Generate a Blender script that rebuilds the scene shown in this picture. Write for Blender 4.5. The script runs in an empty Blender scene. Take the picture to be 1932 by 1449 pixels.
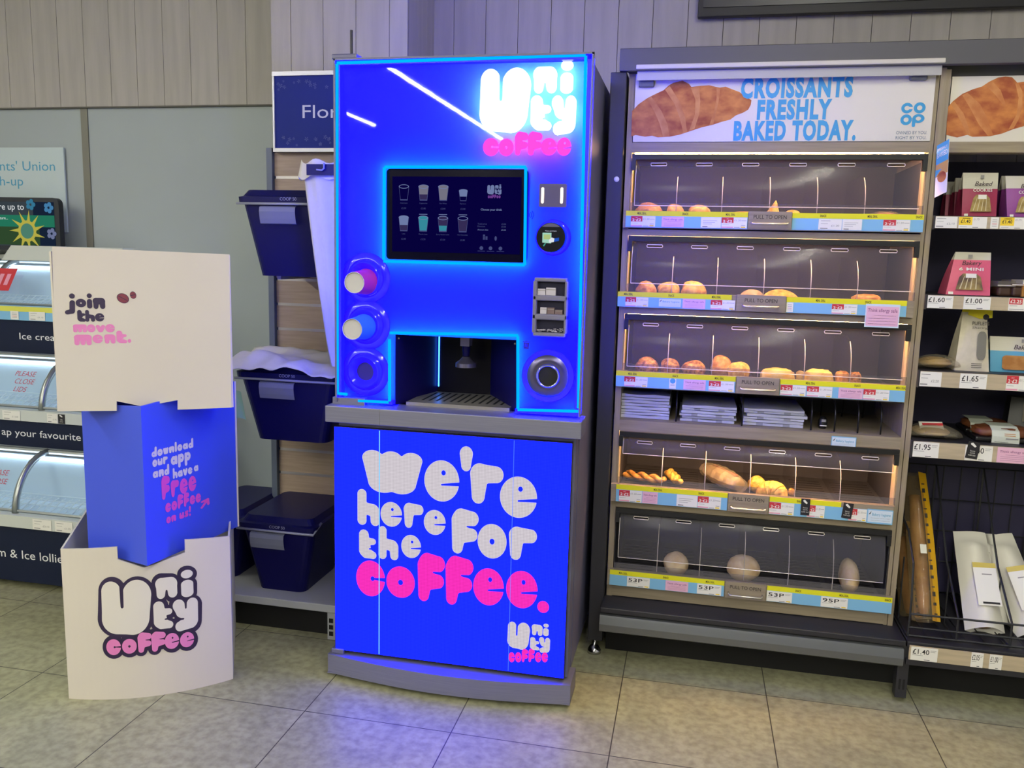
import bpy, math, random
import numpy as np
from mathutils import Vector, Matrix, noise
random.seed(7)
PI = math.pi
C = bpy.context.scene.collection
S = bpy.context.scene

# ------------------------------------------------------------------ camera, world, exposure
W, H, FPX, CAMH = 1932, 1449, 1581.4, 1.45
YAW, PITCH, ROLL = .20902, .14900, -.025756
_cy, _sy = math.cos(YAW), math.sin(YAW)
_f = Vector((-_sy*math.cos(PITCH), _cy*math.cos(PITCH), -math.sin(PITCH)))
_r = Vector((_cy, _sy, 0)); _d = _f.cross(_r)
RGT = math.cos(ROLL)*_r + math.sin(ROLL)*_d
DWN = -math.sin(ROLL)*_r + math.cos(ROLL)*_d
cam_data = bpy.data.cameras.new('camera')
cam_data.sensor_width = 36; cam_data.sensor_fit = 'HORIZONTAL'; cam_data.lens = FPX/W*36
cam_data.clip_start = .05
cam = bpy.data.objects.new('camera', cam_data); C.objects.link(cam)
cam.matrix_world = Matrix(((RGT.x, -DWN.x, -_f.x, 0), (RGT.y, -DWN.y, -_f.y, 0), (RGT.z, -DWN.z, -_f.z, CAMH), (0, 0, 0, 1)))
S.camera = cam
S.view_settings.view_transform = 'Standard'; S.view_settings.look = 'None'
S.view_settings.gamma = 1; S.view_settings.use_curve_mapping = False
S.view_settings.exposure = 0.0
S.cycles.use_denoising = True
S.cycles.transparent_max_bounces = 24
S.cycles.sample_clamp_indirect = 2.0
wd = bpy.data.worlds.new('world'); S.world = wd; wd.use_nodes = True
wd.node_tree.nodes['Background'].inputs[0].default_value = (.9, .95, 1, 1)
wd.node_tree.nodes['Background'].inputs[1].default_value = .05

def ray(x, y): return RGT*((x-W/2)/FPX) + DWN*((y-H/2)/FPX) + _f
def at(x, y, Y):                       # a point of the photograph measured on the upright plane at depth Y
    d = ray(x, y); p = d*(Y/d.y); return Vector((p.x, Y, p.z+CAMH))
def atz(x, y, z):                      # the same, on the level plane at height z
    d = ray(x, y); p = d*((z-CAMH)/d.z); return Vector((p.x, p.y, z))

# ------------------------------------------------------------------ materials
def lin(c):
    if isinstance(c, str):
        c = [int(c[i:i+2], 16)/255 for i in (0, 2, 4)]
        return tuple(v/12.92 if v <= .04045 else ((v+.055)/1.055)**2.4 for v in c)
    return tuple(c)
MATS = {}
def mat(name, col='808080', rough=.5, metal=0, emit=None, es=0, spec=None, bump=0, bscale=80, var=0, vscale=8, stretch=(1, 1, 1), col2=None, alpha=None, trans=0, coat=0, sss=0):
    if name in MATS: return MATS[name]
    m = bpy.data.materials.new(name); m.use_nodes = True; MATS[name] = m
    nt = m.node_tree; b = nt.nodes['Principled BSDF']; L = nt.links
    c = lin(col); b.inputs['Base Color'].default_value = (*c, 1)
    b.inputs['Roughness'].default_value = rough; b.inputs['Metallic'].default_value = metal
    if spec is not None: b.inputs['Specular IOR Level'].default_value = spec
    if emit: b.inputs['Emission Color'].default_value = (*lin(emit), 1); b.inputs['Emission Strength'].default_value = es
    if trans: b.inputs['Transmission Weight'].default_value = trans
    if coat: b.inputs['Coat Weight'].default_value = coat
    if var or col2 or bump:
        tc = nt.nodes.new('ShaderNodeTexCoord'); mp = nt.nodes.new('ShaderNodeMapping'); mp.inputs['Scale'].default_value = stretch
        L.new(tc.outputs['Object'], mp.inputs['Vector'])
        if var or col2:
            n = nt.nodes.new('ShaderNodeTexNoise'); n.inputs['Scale'].default_value = vscale; n.inputs['Detail'].default_value = 6
            L.new(mp.outputs[0], n.inputs['Vector'])
            r = nt.nodes.new('ShaderNodeValToRGB'); r.color_ramp.elements[0].position = .35; r.color_ramp.elements[1].position = .65
            c2 = lin(col2) if col2 else tuple(min(1, v*(1+var)) for v in c)
            c1 = c if col2 else tuple(v*(1-var) for v in c)
            r.color_ramp.elements[0].color = (*c1, 1); r.color_ramp.elements[1].color = (*c2, 1)
            L.new(n.outputs['Fac'], r.inputs[0]); L.new(r.outputs[0], b.inputs['Base Color'])
        if bump:
            n2 = nt.nodes.new('ShaderNodeTexNoise'); n2.inputs['Scale'].default_value = bscale; n2.inputs['Detail'].default_value = 4
            L.new(mp.outputs[0], n2.inputs['Vector'])
            bp = nt.nodes.new('ShaderNodeBump'); bp.inputs['Strength'].default_value = bump; bp.inputs['Distance'].default_value = .004
            L.new(n2.outputs['Fac'], bp.inputs['Height']); L.new(bp.outputs[0], b.inputs['Normal'])
    return m
def clear(name, tint='ffffff', haze='8c8c90', amount=.12, gloss=.12, rough=.06):     # clear plastic or glass sheet with a little haze and a sheen
    if name in MATS: return MATS[name]
    m = bpy.data.materials.new(name); m.use_nodes = True; MATS[name] = m
    nt = m.node_tree; nt.nodes.clear(); L = nt.links
    o = nt.nodes.new('ShaderNodeOutputMaterial'); t = nt.nodes.new('ShaderNodeBsdfTransparent'); t.inputs[0].default_value = (*lin(tint), 1)
    d = nt.nodes.new('ShaderNodeBsdfDiffuse'); d.inputs[0].default_value = (*lin(haze), 1)
    g = nt.nodes.new('ShaderNodeBsdfGlossy'); g.inputs['Roughness'].default_value = rough
    a = nt.nodes.new('ShaderNodeMixShader'); a.inputs[0].default_value = amount; L.new(t.outputs[0], a.inputs[1]); L.new(d.outputs[0], a.inputs[2])
    fr = nt.nodes.new('ShaderNodeLayerWeight'); fr.inputs[0].default_value = .25
    mu = nt.nodes.new('ShaderNodeMath'); mu.operation = 'MULTIPLY_ADD'; mu.inputs[1].default_value = .22; mu.inputs[2].default_value = gloss*.12
    L.new(fr.outputs['Fresnel'], mu.inputs[0])
    b = nt.nodes.new('ShaderNodeMixShader'); L.new(mu.outputs[0], b.inputs[0]); L.new(a.outputs[0], b.inputs[1]); L.new(g.outputs[0], b.inputs[2])
    L.new(b.outputs[0], o.inputs[0]); return m
def glow(name, col, s):
    if name in MATS: return MATS[name]
    m = bpy.data.materials.new(name); m.use_nodes = True; MATS[name] = m
    nt = m.node_tree; nt.nodes.clear(); o = nt.nodes.new('ShaderNodeOutputMaterial'); e = nt.nodes.new('ShaderNodeEmission')
    e.inputs[0].default_value = (*lin(col), 1); e.inputs[1].default_value = s; nt.links.new(e.outputs[0], o.inputs[0]); return m

# ------------------------------------------------------------------ mesh builder
class Fr:                               # a flat drawing frame: origin, u to the right, v up, n out of the surface
    def __init__(s, o, u=(1, 0, 0), v=(0, 0, 1)):
        s.o = Vector(o); s.u = Vector(u).normalized(); s.v = Vector(v).normalized(); s.n = s.u.cross(s.v).normalized()
    def p(s, a, b, c=0): return s.o + s.u*a + s.v*b + s.n*c
TXT = {}
def text_mesh(t, bold=0):
    if (t, bold) in TXT: return TXT[(t, bold)]
    cu = bpy.data.curves.new('t', 'FONT'); cu.body = t; cu.size = 1; cu.resolution_u = 3; cu.offset = bold; cu.space_character = 1+bold*3
    ob = bpy.data.objects.new('t', cu); me = bpy.data.meshes.new_from_object(ob)
    v = [(q.co.x, q.co.y) for q in me.vertices]; f = [tuple(p.vertices) for p in me.polygons]
    bpy.data.objects.remove(ob); bpy.data.curves.remove(cu); bpy.data.meshes.remove(me)
    TXT[(t, bold)] = (v, f); return TXT[(t, bold)]
CAP = .7
class MB:
    def __init__(s): s.v = []; s.f = []; s.m = []; s.mats = []
    def mi(s, m):
        if m not in s.mats: s.mats.append(m)
        return s.mats.index(m)
    def add(s, vs, fs, m):
        b = len(s.v); i = s.mi(m); s.v.extend([tuple(q) for q in vs])
        for f in fs: s.f.append(tuple(b+k for k in f)); s.m.append(i)
        return s
    def box(s, x0, x1, y0, y1, z0, z1, m):
        return s.add([(x, y, z) for z in (z0, z1) for y in (y0, y1) for x in (x0, x1)],
                     [(0, 2, 3, 1), (4, 5, 7, 6), (0, 1, 5, 4), (2, 6, 7, 3), (0, 4, 6, 2), (1, 3, 7, 5)], m)
    def fbox(s, F, a0, a1, b0, b1, c0, c1, m):       # a box in a frame
        return s.add([F.p(a, b, c) for c in (c0, c1) for b in (b0, b1) for a in (a0, a1)],
                     [(0, 2, 3, 1), (4, 5, 7, 6), (0, 1, 5, 4), (2, 6, 7, 3), (0, 4, 6, 2), (1, 3, 7, 5)], m)
    def quad(s, pts, m): return s.add(pts, [tuple(range(len(pts)))], m)
    def rect(s, F, a0, a1, b0, b1, c, m): return s.quad([F.p(a0, b0, c), F.p(a1, b0, c), F.p(a1, b1, c), F.p(a0, b1, c)], m)
    def poly(s, F, pts, c, m): return s.quad([F.p(a, b, c) for a, b in pts], m)
    def prism(s, F, pts, c0, c1, m, caps=True):
        n = len(pts); vs = [F.p(a, b, c0) for a, b in pts]+[F.p(a, b, c1) for a, b in pts]
        fs = [(i, (i+1) % n, n+(i+1) % n, n+i) for i in range(n)]
        if caps: fs += [tuple(range(n-1, -1, -1)), tuple(range(n, 2*n))]
        return s.add(vs, fs, m)
    def disc(s, F, a, b, r, c, m, n=24, r2=None):
        r2 = r2 or r
        return s.poly(F, [(a+r*math.cos(2*PI*k/n), b+r2*math.sin(2*PI*k/n)) for k in range(n)], c, m)
    def lathe(s, F, a, b, prof, m, n=32, cap0=False, cap1=False):   # prof: (radius, height along n)
        vs = [F.p(a+r*math.cos(2*PI*k/n), b+r*math.sin(2*PI*k/n), c) for r, c in prof for k in range(n)]
        fs = [(j*n+k, j*n+(k+1) % n, (j+1)*n+(k+1) % n, (j+1)*n+k) for j in range(len(prof)-1) for k in range(n)]
        if cap0: fs.append(tuple(range(n-1, -1, -1)))
        if cap1: fs.append(tuple(range((len(prof)-1)*n, len(prof)*n)))
        return s.add(vs, fs, m)
    def tube(s, pts, r, m, n=8, flat=1.0, caps=True):
        pts = [Vector(p) for p in pts]; N = len(pts); rs = r if isinstance(r, (list, tuple)) else [r]*N
        vs = []; up = None
        for i, p in enumerate(pts):
            t = (pts[min(i+1, N-1)]-pts[max(i-1, 0)]).normalized()
            if up is None:
                up = Vector((0, 0, 1)) if abs(t.z) < .9 else Vector((1, 0, 0))
            a = t.cross(up).normalized(); b = a.cross(t).normalized(); up = b
            for k in range(n):
                q = 2*PI*k/n; vs.append(p+a*(rs[i]*math.cos(q))+b*(rs[i]*flat*math.sin(q)))
        fs = [(j*n+k, j*n+(k+1) % n, (j+1)*n+(k+1) % n, (j+1)*n+k) for j in range(N-1) for k in range(n)]
        if caps: fs += [tuple(range(n-1, -1, -1)), tuple(range((N-1)*n, N*n))]
        return s.add(vs, fs, m)
    def grid(s, fn, nu, nv, m, closed_u=False):
        vs = [fn(i/(nu if closed_u else nu-1), j/(nv-1)) for j in range(nv) for i in range(nu)]
        fs = [(j*nu+i, j*nu+(i+1) % nu, (j+1)*nu+(i+1) % nu, (j+1)*nu+i) for j in range(nv-1) for i in range(nu if closed_u else nu-1)]
        return s.add(vs, fs, m)
    def text(s, F, t, a, b, h, m, w=None, align='l', c=.0006, fat=0, lean=0, bold=0):
        v, f = text_mesh(t, bold)
        if not v: return s
        x0 = min(q[0] for q in v); x1 = max(q[0] for q in v); k = h/CAP
        kx = k if not w else -w*k if w < 0 else w/(x1-x0)
        wid = (x1-x0)*kx; off = a-(wid/2 if align == 'c' else wid if align == 'r' else 0)
        for dx, dc in (((0, 0),) if not fat else ((-fat, 0), (0, .0001), (fat, .0002))):
            s.add([F.p(off+(q[0]-x0)*kx+dx+lean*q[1]*k, b+q[1]*k, c+dc) for q in v], f, m)
        return s
    def glyph(s, F, ch, a0, a1, b0, b1, m, c=.0006, depth=0, outline=0, om=None, oc=None):
        v, f, bd = blob(ch); P = [(a0+(a1-a0)*x, b0+(b1-b0)*y) for x, y in v]
        fn = F if callable(F) else F.p
        s.add([fn(x, y, c+depth) for x, y in P], f, m)
        if depth:
            for i, j in bd: s.quad([fn(*P[i], c), fn(*P[j], c), fn(*P[j], c+depth), fn(*P[i], c+depth)], m)
        if outline:
            for n_, (i, j) in enumerate(bd):
                if n_ % 3: continue
                x, y = P[i]
                s.quad([fn(x+outline*math.cos(q*PI/5), y+outline*math.sin(q*PI/5), oc) for q in range(10)], om)
            s.add([fn(x, y, oc) for x, y in P], f, om)
        return s
    def word(s, F, t, a0, a1, b, xh, m, c=.0006):
        adv = []; x = 0
        for ch in t:
            if ch == ' ': x += .5; continue
            bx = BB[ch]; adv.append((ch, x, bx)); x += bx[1]-bx[0]+.09
        k = (a1-a0)/(x-.09)
        for ch, x, bx in adv: s.glyph(F, ch, a0+x*k, a0+(x+bx[1]-bx[0])*k, b+bx[2]*xh, b+bx[3]*xh, m, c)
        return s
    def build(s, name, parent=None, smooth=False, bevel=0, seg=2, angle=40):
        me = bpy.data.meshes.new(name); me.from_pydata([tuple(q) for q in s.v], [], s.f)
        for m in s.mats: me.materials.append(m)
        me.polygons.foreach_set('material_index', s.m)
        if smooth: me.polygons.foreach_set('use_smooth', [True]*len(s.f))
        me.update(); o = bpy.data.objects.new(name, me); C.objects.link(o)
        if parent:
            o.parent = parent; o.matrix_parent_inverse = Matrix.Translation(-world_loc(parent))
        if bevel:
            b = o.modifiers.new('bevel', 'BEVEL'); b.width = bevel; b.segments = seg; b.limit_method = 'ANGLE'; b.angle_limit = math.radians(angle)
        return o
def world_loc(o):
    p = Vector(o.location)
    if o.parent: p = p + o.matrix_parent_inverse.translation + world_loc(o.parent)
    return p
def tag(o, label, cat, group=None, kind=None):
    o['label'] = label; o['category'] = cat
    if group: o['group'] = group
    if kind: o['kind'] = kind
    return o
def thing(name, loc, label, cat, group=None):
    o = bpy.data.objects.new(name, None); C.objects.link(o); o.location = loc; o.empty_display_size = .1
    return tag(o, label, cat, group)
def struct(o): o['kind'] = 'structure'; return o

# ------------------------------------------------------------------ rounded bubble lettering (outlines found from distance fields)
G = {
 'U': ([(.2, .8, .19, .24, .3, .24), (.7, .72, .28, .62, .32, .31), (.3, .3, .28, .6, .3, .3)], [(.405, .52, .03, .405, 1.2, .045)]),
 'n': ([(.22, .2, .2, .25, .7, .25), (.25, .7, .28, .7, .68, .3), (.75, .65, .25, .78, .22, .22)], [(.5, -.2, .06, .5, .32, .045)]),
 'i': ([(.5, 1.62, .29, .5, 1.62, .29), (.5, .33, .3, .5, .92, .3)], []),
 't': ([(.42, .42, .34, .35, 1.25, .27), (.5, .9, .22, .85, .92, .17), (.5, .3, .3, .85, .2, .2)], [(.66, .52, .035, 1.3, .58, .11)]),
 'y': ([(.24, .95, .24, .38, .72, .25), (.8, .95, .23, .74, .3, .28), (.38, .7, .25, .7, .55, .25), (.7, .25, .28, .28, .12, .2)], [(.53, .82, .035, .53, 1.4, .08), (-.2, .42, .07, .42, .4, .035)]),
 'e': ([(.5, .5, .5, .5, .5, .5)], [(.55, .7, .062, .55, .7, .062), (.5, .41, .02, 1.2, .47, .055)]),
 'o': ([(.5, .5, .5, .5, .48, .5)], [(.5, .48, .085, .5, .48, .085)]),
 'c': ([(.5, .5, .5, .5, .5, .5)], [(.57, .5, .065, .57, .5, .065), (.57, .5, .02, 1.2, .5, .07)]),
 'f': ([(.27, .2, .2, .36, 1.1, .33), (.4, 1.22, .3, .8, 1.2, .25), (.4, .64, .28, .8, .66, .22)], [(.62, .93, .02, 1.3, .94, .05)]),
 'r': ([(.3, .2, .2, .32, .78, .28), (.35, .8, .26, .84, .8, .22)], []),
 'w': ([(.18, .8, .18, .34, .27, .24), (.5, .8, .17, .38, .27, .24), (.5, .8, .17, .64, .27, .24), (.84, .8, .18, .68, .27, .24)], []),
 'h': ([(.22, .2, .2, .22, 1.3, .2), (.3, .72, .25, .7, .65, .26), (.78, .6, .22, .8, .2, .2)], [(.52, -.2, .05, .52, .3, .04)]),
 "'": ([(.5, .3, .2, .5, .7, .27)], []), '.': ([(.3, .3, .3, .3, .3, .3)], []),
 'j': ([(.65, 1.62, .24, .65, 1.62, .24), (.65, 1.0, .23, .62, .3, .23), (.6, .2, .23, .2, .1, .2)], []),
 'm': ([(.15, .18, .15, .17, .75, .17), (.5, .18, .14, .5, .75, .18), (.85, .18, .15, .83, .75, .17), (.22, .76, .22, .78, .76, .22)], [(.325, -.2, .03, .325, .38, .025), (.675, -.2, .03, .675, .38, .025)]),
 'v': ([(.22, .8, .22, .47, .24, .24), (.78, .8, .22, .53, .24, .24)], []),
 'd': ([(.4, .42, .42, .4, .42, .42), (.74, .25, .23, .78, 1.3, .2)], [(.42, .42, .09, .42, .42, .09)]),
 'a': ([(.44, .48, .46, .44, .48, .46), (.8, .75, .2, .82, .22, .2)], [(.46, .46, .09, .46, .46, .09)]),
 'p': ([(.56, .55, .45, .56, .55, .45), (.22, .8, .2, .22, -.2, .2)], [(.56, .55, .09, .56, .55, .09)]),
 's': ([(.72, .85, .18, .35, .78, .22), (.35, .7, .22, .65, .4, .22), (.65, .3, .22, .2, .2, .18)], []),
 'l': ([(.2, .2, .2, .2, 1.3, .2)], []),
 'u': ([(.2, .8, .18, .22, .35, .22), (.3, .3, .27, .65, .3, .27), (.8, .8, .18, .78, .25, .22)], [(.5, .6, .04, .5, 1.3, .06)]),
 '!': ([(.3, 1.3, .25, .3, .75, .17), (.3, .2, .19, .3, .2, .19)], []),
 'C': ([], [(.6, .5, .11, 1.4, .5, .11)]), 'O': ([], []), 'P': ([(.14, .5, .14, .14, -.3, .14)], [(-.3, -.8, .3, 1.2, -.72, .3)]),
 '>': ([(.25, .1, .12, .8, .9, .12), (.8, .9, .12, .3, .8, .12), (.8, .9, .12, .85, .3, .12)], []),
}
RING = 'COP'
BLOB = {}; BB = {}
def blob(ch):
    if ch in BLOB: return BLOB[ch]
    pos, neg = G[ch]
    N = 84; xs = np.linspace(-.25, 1.45, N); ys = np.linspace(-.5, 2.05, int(N*1.5)); X, Y = np.meshgrid(xs, ys)
    def cap(x0, y0, r0, x1, y1, r1):
        dx, dy = x1-x0, y1-y0; L2 = dx*dx+dy*dy
        t = np.clip(((X-x0)*dx+(Y-y0)*dy)/L2, 0, 1) if L2 > 1e-9 else np.zeros_like(X)
        return np.hypot(X-x0-dx*t, Y-y0-dy*t)-(r0+(r1-r0)*t)
    D = np.full_like(X, 9.)
    if ch in RING: D = np.abs(np.hypot(X-.5, Y-.5)-.36)-.14
    for q in pos:
        c = cap(*q); k = .045; h = np.clip(.5+.5*(D-c)/k, 0, 1); D = D*(1-h)+c*h-k*h*(1-h)
    for q in neg: D = np.maximum(D, -cap(*q))
    vid = {}; V = []; F = []
    def corner(i, j):
        k = (0, i, j)
        if k not in vid: vid[k] = len(V); V.append((xs[i], ys[j]))
        return vid[k]
    def edge(i, j, i2, j2):
        k = (1, i, j, i2, j2) if (i, j) < (i2, j2) else (1, i2, j2, i, j)
        if k not in vid:
            a, b = D[j, i], D[j2, i2]; t = a/(a-b); vid[k] = len(V)
            V.append((xs[i]+(xs[i2]-xs[i])*t, ys[j]+(ys[j2]-ys[j])*t))
        return vid[k]
    bd = []
    for j in range(len(ys)-1):
        run = None
        for i in range(N):
            full = i < N-1 and D[j, i] < 0 and D[j, i+1] < 0 and D[j+1, i] < 0 and D[j+1, i+1] < 0
            if full and run is None: run = i
            if not full or (run is not None and i-run >= 6):
                if run is not None:
                    F.append(tuple([corner(q, j) for q in range(run, i+1)]+[corner(q, j+1) for q in range(i, run-1, -1)])); run = i if full else None
                if i < N-1 and not full:
                    cs = [(i, j), (i+1, j), (i+1, j+1), (i, j+1)]; ins = [D[b, a] < 0 for a, b in cs]
                    if any(ins):
                        pl = []; ed = []
                        for k in range(4):
                            a, b = cs[k], cs[(k+1) % 4]
                            if ins[k]: pl.append(corner(*a))
                            if ins[k] != ins[(k+1) % 4]: e = edge(*a, *b); pl.append(e); ed.append((e, ins[k]))
                        if len(pl) > 2: F.append(tuple(pl))
                        if len(ed) == 2: bd.append((ed[0][0], ed[1][0]) if ed[0][1] else (ed[1][0], ed[0][0]))
    A = np.array(V); lo, hi = A.min(0), A.max(0); BB[ch] = tuple(float(q) for q in (lo[0], hi[0], lo[1], hi[1]))
    P = [(float(q[0]), float(q[1])) for q in (A-lo)/(hi-lo)]
    BLOB[ch] = (P, F, bd); return BLOB[ch]
for ch in G: blob(ch)
# ------------------------------------------------------------------ colours and materials
plank = mat('plank_oak_grey', 'a9a4a0', .6, var=.07, vscale=3, stretch=(9, 9, .8), bump=.15, bscale=40)
plank_back = mat('groove_dark', '4a4642', .8)
wall_grey = mat('wall_panel_grey', 'a0a9ae', .55, var=.03, vscale=2)
floor_m = bpy.data.materials.new('vinyl_stone_tile'); floor_m.use_nodes = True
def floor_nodes():
    nt = floor_m.node_tree; L = nt.links; b = nt.nodes['Principled BSDF']; N = nt.nodes.new
    tc = N('ShaderNodeTexCoord'); sx = N('ShaderNodeSeparateXYZ'); L.new(tc.outputs['Object'], sx.inputs[0])
    def line(out, off):
        a = N('ShaderNodeMath'); a.operation = 'ADD'; a.inputs[1].default_value = off; L.new(out, a.inputs[0])
        m = N('ShaderNodeMath'); m.operation = 'PINGPONG'; m.inputs[1].default_value = .4865/2; L.new(a.outputs[0], m.inputs[0])
        l = N('ShaderNodeMath'); l.operation = 'LESS_THAN'; l.inputs[1].default_value = .0017; L.new(m.outputs[0], l.inputs[0]); return l
    lx = line(sx.outputs[0], 1.6265+.4865*12); ly = line(sx.outputs[1], -2.3085+.4865*40)
    mx = N('ShaderNodeMath'); mx.operation = 'MAXIMUM'; L.new(lx.outputs[0], mx.inputs[0]); L.new(ly.outputs[0], mx.inputs[1])
    n1 = N('ShaderNodeTexNoise'); n1.inputs['Scale'].default_value = 3.2; n1.inputs['Detail'].default_value = 8; n1.inputs['Roughness'].default_value = .65; n1.inputs['Distortion'].default_value = 1.6
    L.new(tc.outputs['Object'], n1.inputs['Vector'])
    n2 = N('ShaderNodeTexNoise'); n2.inputs['Scale'].default_value = 38; n2.inputs['Detail'].default_value = 6; L.new(tc.outputs['Object'], n2.inputs['Vector'])
    r = N('ShaderNodeValToRGB'); r.color_ramp.elements[0].position = .3; r.color_ramp.elements[1].position = .72
    r.color_ramp.elements[0].color = (*lin('8b8a72'), 1); r.color_ramp.elements[1].color = (*lin('a9a787'), 1); L.new(n1.outputs[0], r.inputs[0])
    r2 = N('ShaderNodeValToRGB'); r2.color_ramp.elements[0].position = .3; r2.color_ramp.elements[1].position = .6
    r2.color_ramp.elements[0].color = (.70, .70, .70, 1); r2.color_ramp.elements[1].color = (1.04, 1.04, 1.04, 1); L.new(n2.outputs[0], r2.inputs[0])
    mu = N('ShaderNodeMix'); mu.data_type = 'RGBA'; mu.blend_type = 'MULTIPLY'; mu.inputs[0].default_value = 1
    L.new(r.outputs[0], mu.inputs[6]); L.new(r2.outputs[0], mu.inputs[7])
    mi = N('ShaderNodeMix'); mi.data_type = 'RGBA'; mi.inputs[7].default_value = (*lin('38352e'), 1)
    L.new(mx.outputs[0], mi.inputs[0]); L.new(mu.outputs[2], mi.inputs[6]); L.new(mi.outputs[2], b.inputs['Base Color'])
    b.inputs['Roughness'].default_value = .42; b.inputs['Specular IOR Level'].default_value = .35
    bp = N('ShaderNodeBump'); bp.inputs['Strength'].default_value = .03; bp.inputs['Distance'].default_value = .003; L.new(n2.outputs[0], bp.inputs['Height']); L.new(bp.outputs[0], b.inputs['Normal'])
floor_nodes()
white_wall = mat('store_wall_paint', 'b9b9b4', .7)
ceil_m = mat('ceiling_paint', 'c8c8c4', .8)
white_card = mat('white_card', 'd9d3cb', .6)
paper = mat('ticket_paper', 'e8e6e0', .6)
black_ink = mat('black_ink', '17151c', .6)
grey_ink = mat('grey_ink', '8c8a8a', .6)
red_ink = mat('red_offer', 'c4303a', .6)
pink_ink = mat('pink_band', 'e49bb4', .6)
pink_card = mat('pink_card', 'e3b3cc', .6)
purple_ink = mat('plum_ink', '8a4f7d', .6)
yellow_ink = mat('offer_yellow', 'e3dd1e', .55)
blue_strip = mat('strip_blue', '7db6dd', .5)
pale_card = mat('pale_blue_card', 'cfdceb', .6)
yel2 = mat('price_yellow', 'f0cf32', .6)
wood = mat('greige_oak', '8f8270', .55, var=.12, vscale=5, stretch=(1.2, 20, 22), bump=.1, bscale=30)
wood_v = mat('greige_oak_upright', '8f8270', .55, var=.12, vscale=5, stretch=(22, 20, 1.2), bump=.1, bscale=30)
anth = mat('anthracite_steel', '2b2b33', .45, metal=.2)
anth_dark = mat('anthracite_panel', '1b1a26', .55)
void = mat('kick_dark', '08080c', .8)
gun = mat('bumper_grey', '6a6d72', .4, metal=.5)
steel = mat('brushed_steel', '80809c', .4, metal=.5, var=.06, vscale=6, stretch=(1, 1, 60))  # blue light from the machine is mixed into this steel colour
chrome = mat('chrome', 'c9c9cf', .15, metal=1)
white_plastic = mat('white_plastic', 'd8d8d6', .4)
rail_m = mat('black_rail', '121218', .4)
navy_sign = mat('freezer_navy', '141c34', .55, spec=.2)
white_ink = mat('white_ink', 'e9eaec', .5)
sky_ink = mat('poster_blue_ink', '4f9dc4', .6)

# ------------------------------------------------------------------ setting
def simple(name, x0, x1, y0, y1, z0, z1, m):
    b = MB(); b.box(x0, x1, y0, y1, z0, z1, m); return struct(b.build(name))
YB = 3.60
simple('floor', -4.8, 3.4, -7.2, 3.75, -.1, 0, floor_m)
simple('ceiling', -4.8, 3.4, -7.2, 3.75, 3.05, 3.15, ceil_m)
simple('wall_back', -4.8, 3.4, YB, YB+.15, 0, 3.05, wall_grey)
simple('wall_left', -4.8, -4.65, -7.2, YB, 0, 3.05, white_wall)
simple('wall_right', 3.25, 3.4, -7.2, YB, 0, 3.05, white_wall)
simple('wall_front', -4.65, 3.25, -7.2, -7.05, 0, 3.05, mat('far_shop_dark', '4c4b48', .8))
# boarded pillar behind the machine
PX0, PX1, PY = at(512, 60, 3.25).x, at(769, 40, 3.25).x, 3.25
simple('wall_pillar', PX0+.012, PX1-.012, PY+.012, YB, 0, 3.05, wall_grey)
def cladding(name, x0, x1, y, z0, z1, phase, pitch=.1385, th=.014):
    b = MB(); b.box(x0, x1, y-.003, y, z0, z1, plank_back)
    k = math.floor((x0-phase)/pitch)
    while phase+k*pitch < x1:
        a = max(x0, phase+k*pitch+.0012); c = min(x1, phase+(k+1)*pitch-.0012)
        if c-a > .004: b.box(a, c, y-th, y-.003, z0, z1, plank)
        k += 1
    return struct(b.build(name))
zl = at(260, 200, 3.585).z
cladding('trim_1', -4.65, PX0+.012, YB, zl, 3.05, at(207, 100, 3.585).x)
cladding('trim_2', PX0, PX1, PY+.012, at(560, 290, 3.25).z-.0, 3.05, at(610, 50, 3.25).x)
cladding('trim_3', PX1-.012, 3.25, YB, 1.6, 3.05, at(1230, 75, 3.585).x)
b = MB()
for k in range(3): b.box(PX1-.012, PX1+.001, PY+.012+k*.112, PY+.012+(k+1)*.112-.002, .0, 3.05, plank)
struct(b.build('trim_4'))
gx = at(161, 300, 3.59).x
simple('trim_5', gx-.018, gx+.018, YB-.006, YB, 0, zl, mat('joint_strip', '77766f', .5, metal=.3))
simple('trim_6', -4.65, PX0+.012, YB-.017, YB, zl-.006, zl, mat('shadow_gap', '5a5751', .7))
# ceiling lights
def ceiling_light(x, y0, y1, s, label):
    t = thing('ceiling_light', (x, (y0+y1)/2, 3.05), label, 'ceiling light', 'linear ceiling lights')
    b = MB(); b.box(x-.06, x+.06, y0-.02, y1+.02, 2.99, 3.05, white_plastic); b.build('housing', t)
    b = MB(); b.box(x-.017, x+.017, y0, y1, 2.975, 2.99, glow('lamp_diffuser_%g' % s, 'fcf9e6', s)); b.build('diffuser', t)
KL = 172
ceiling_light(-2.56, -5.8, -1.3, KL, 'long white ceiling light over the aisle left of the camera')
ceiling_light(-3.85, -4.6, 1.6, KL, 'long white ceiling light over the far left aisle beside the freezer')
ceiling_light(-.2, -5.6, -1.2, KL, 'long white ceiling light directly behind the camera')
ceiling_light(.62, -2.9, 1.9, KL, 'long white ceiling light over the aisle in front of the bakery')

# ------------------------------------------------------------------ menu screen above the bakery
p = at(1316, 33, 3.545)
t = thing('menu_screen', (p.x+1.2, 3.56, p.z+.3), 'long dark screen mounted on the boards high above the bakery', 'screen')
b = MB(); b.box(p.x, 2.6, 3.545, 3.575, p.z, p.z+.55, mat('screen_shell', '17161c', .5)); b.build('casing', t, bevel=.004)
b = MB(); b.box(p.x+.02, 2.58, 3.540, 3.545, p.z+.035, p.z+.53, mat('screen_face', '2a2930', .35)); b.build('display', t)
b = MB(); b.box(p.x+.6, p.x+.9, 3.575, 3.587, p.z+.2, p.z+.4, anth); b.build('wall_bracket', t)

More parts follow.
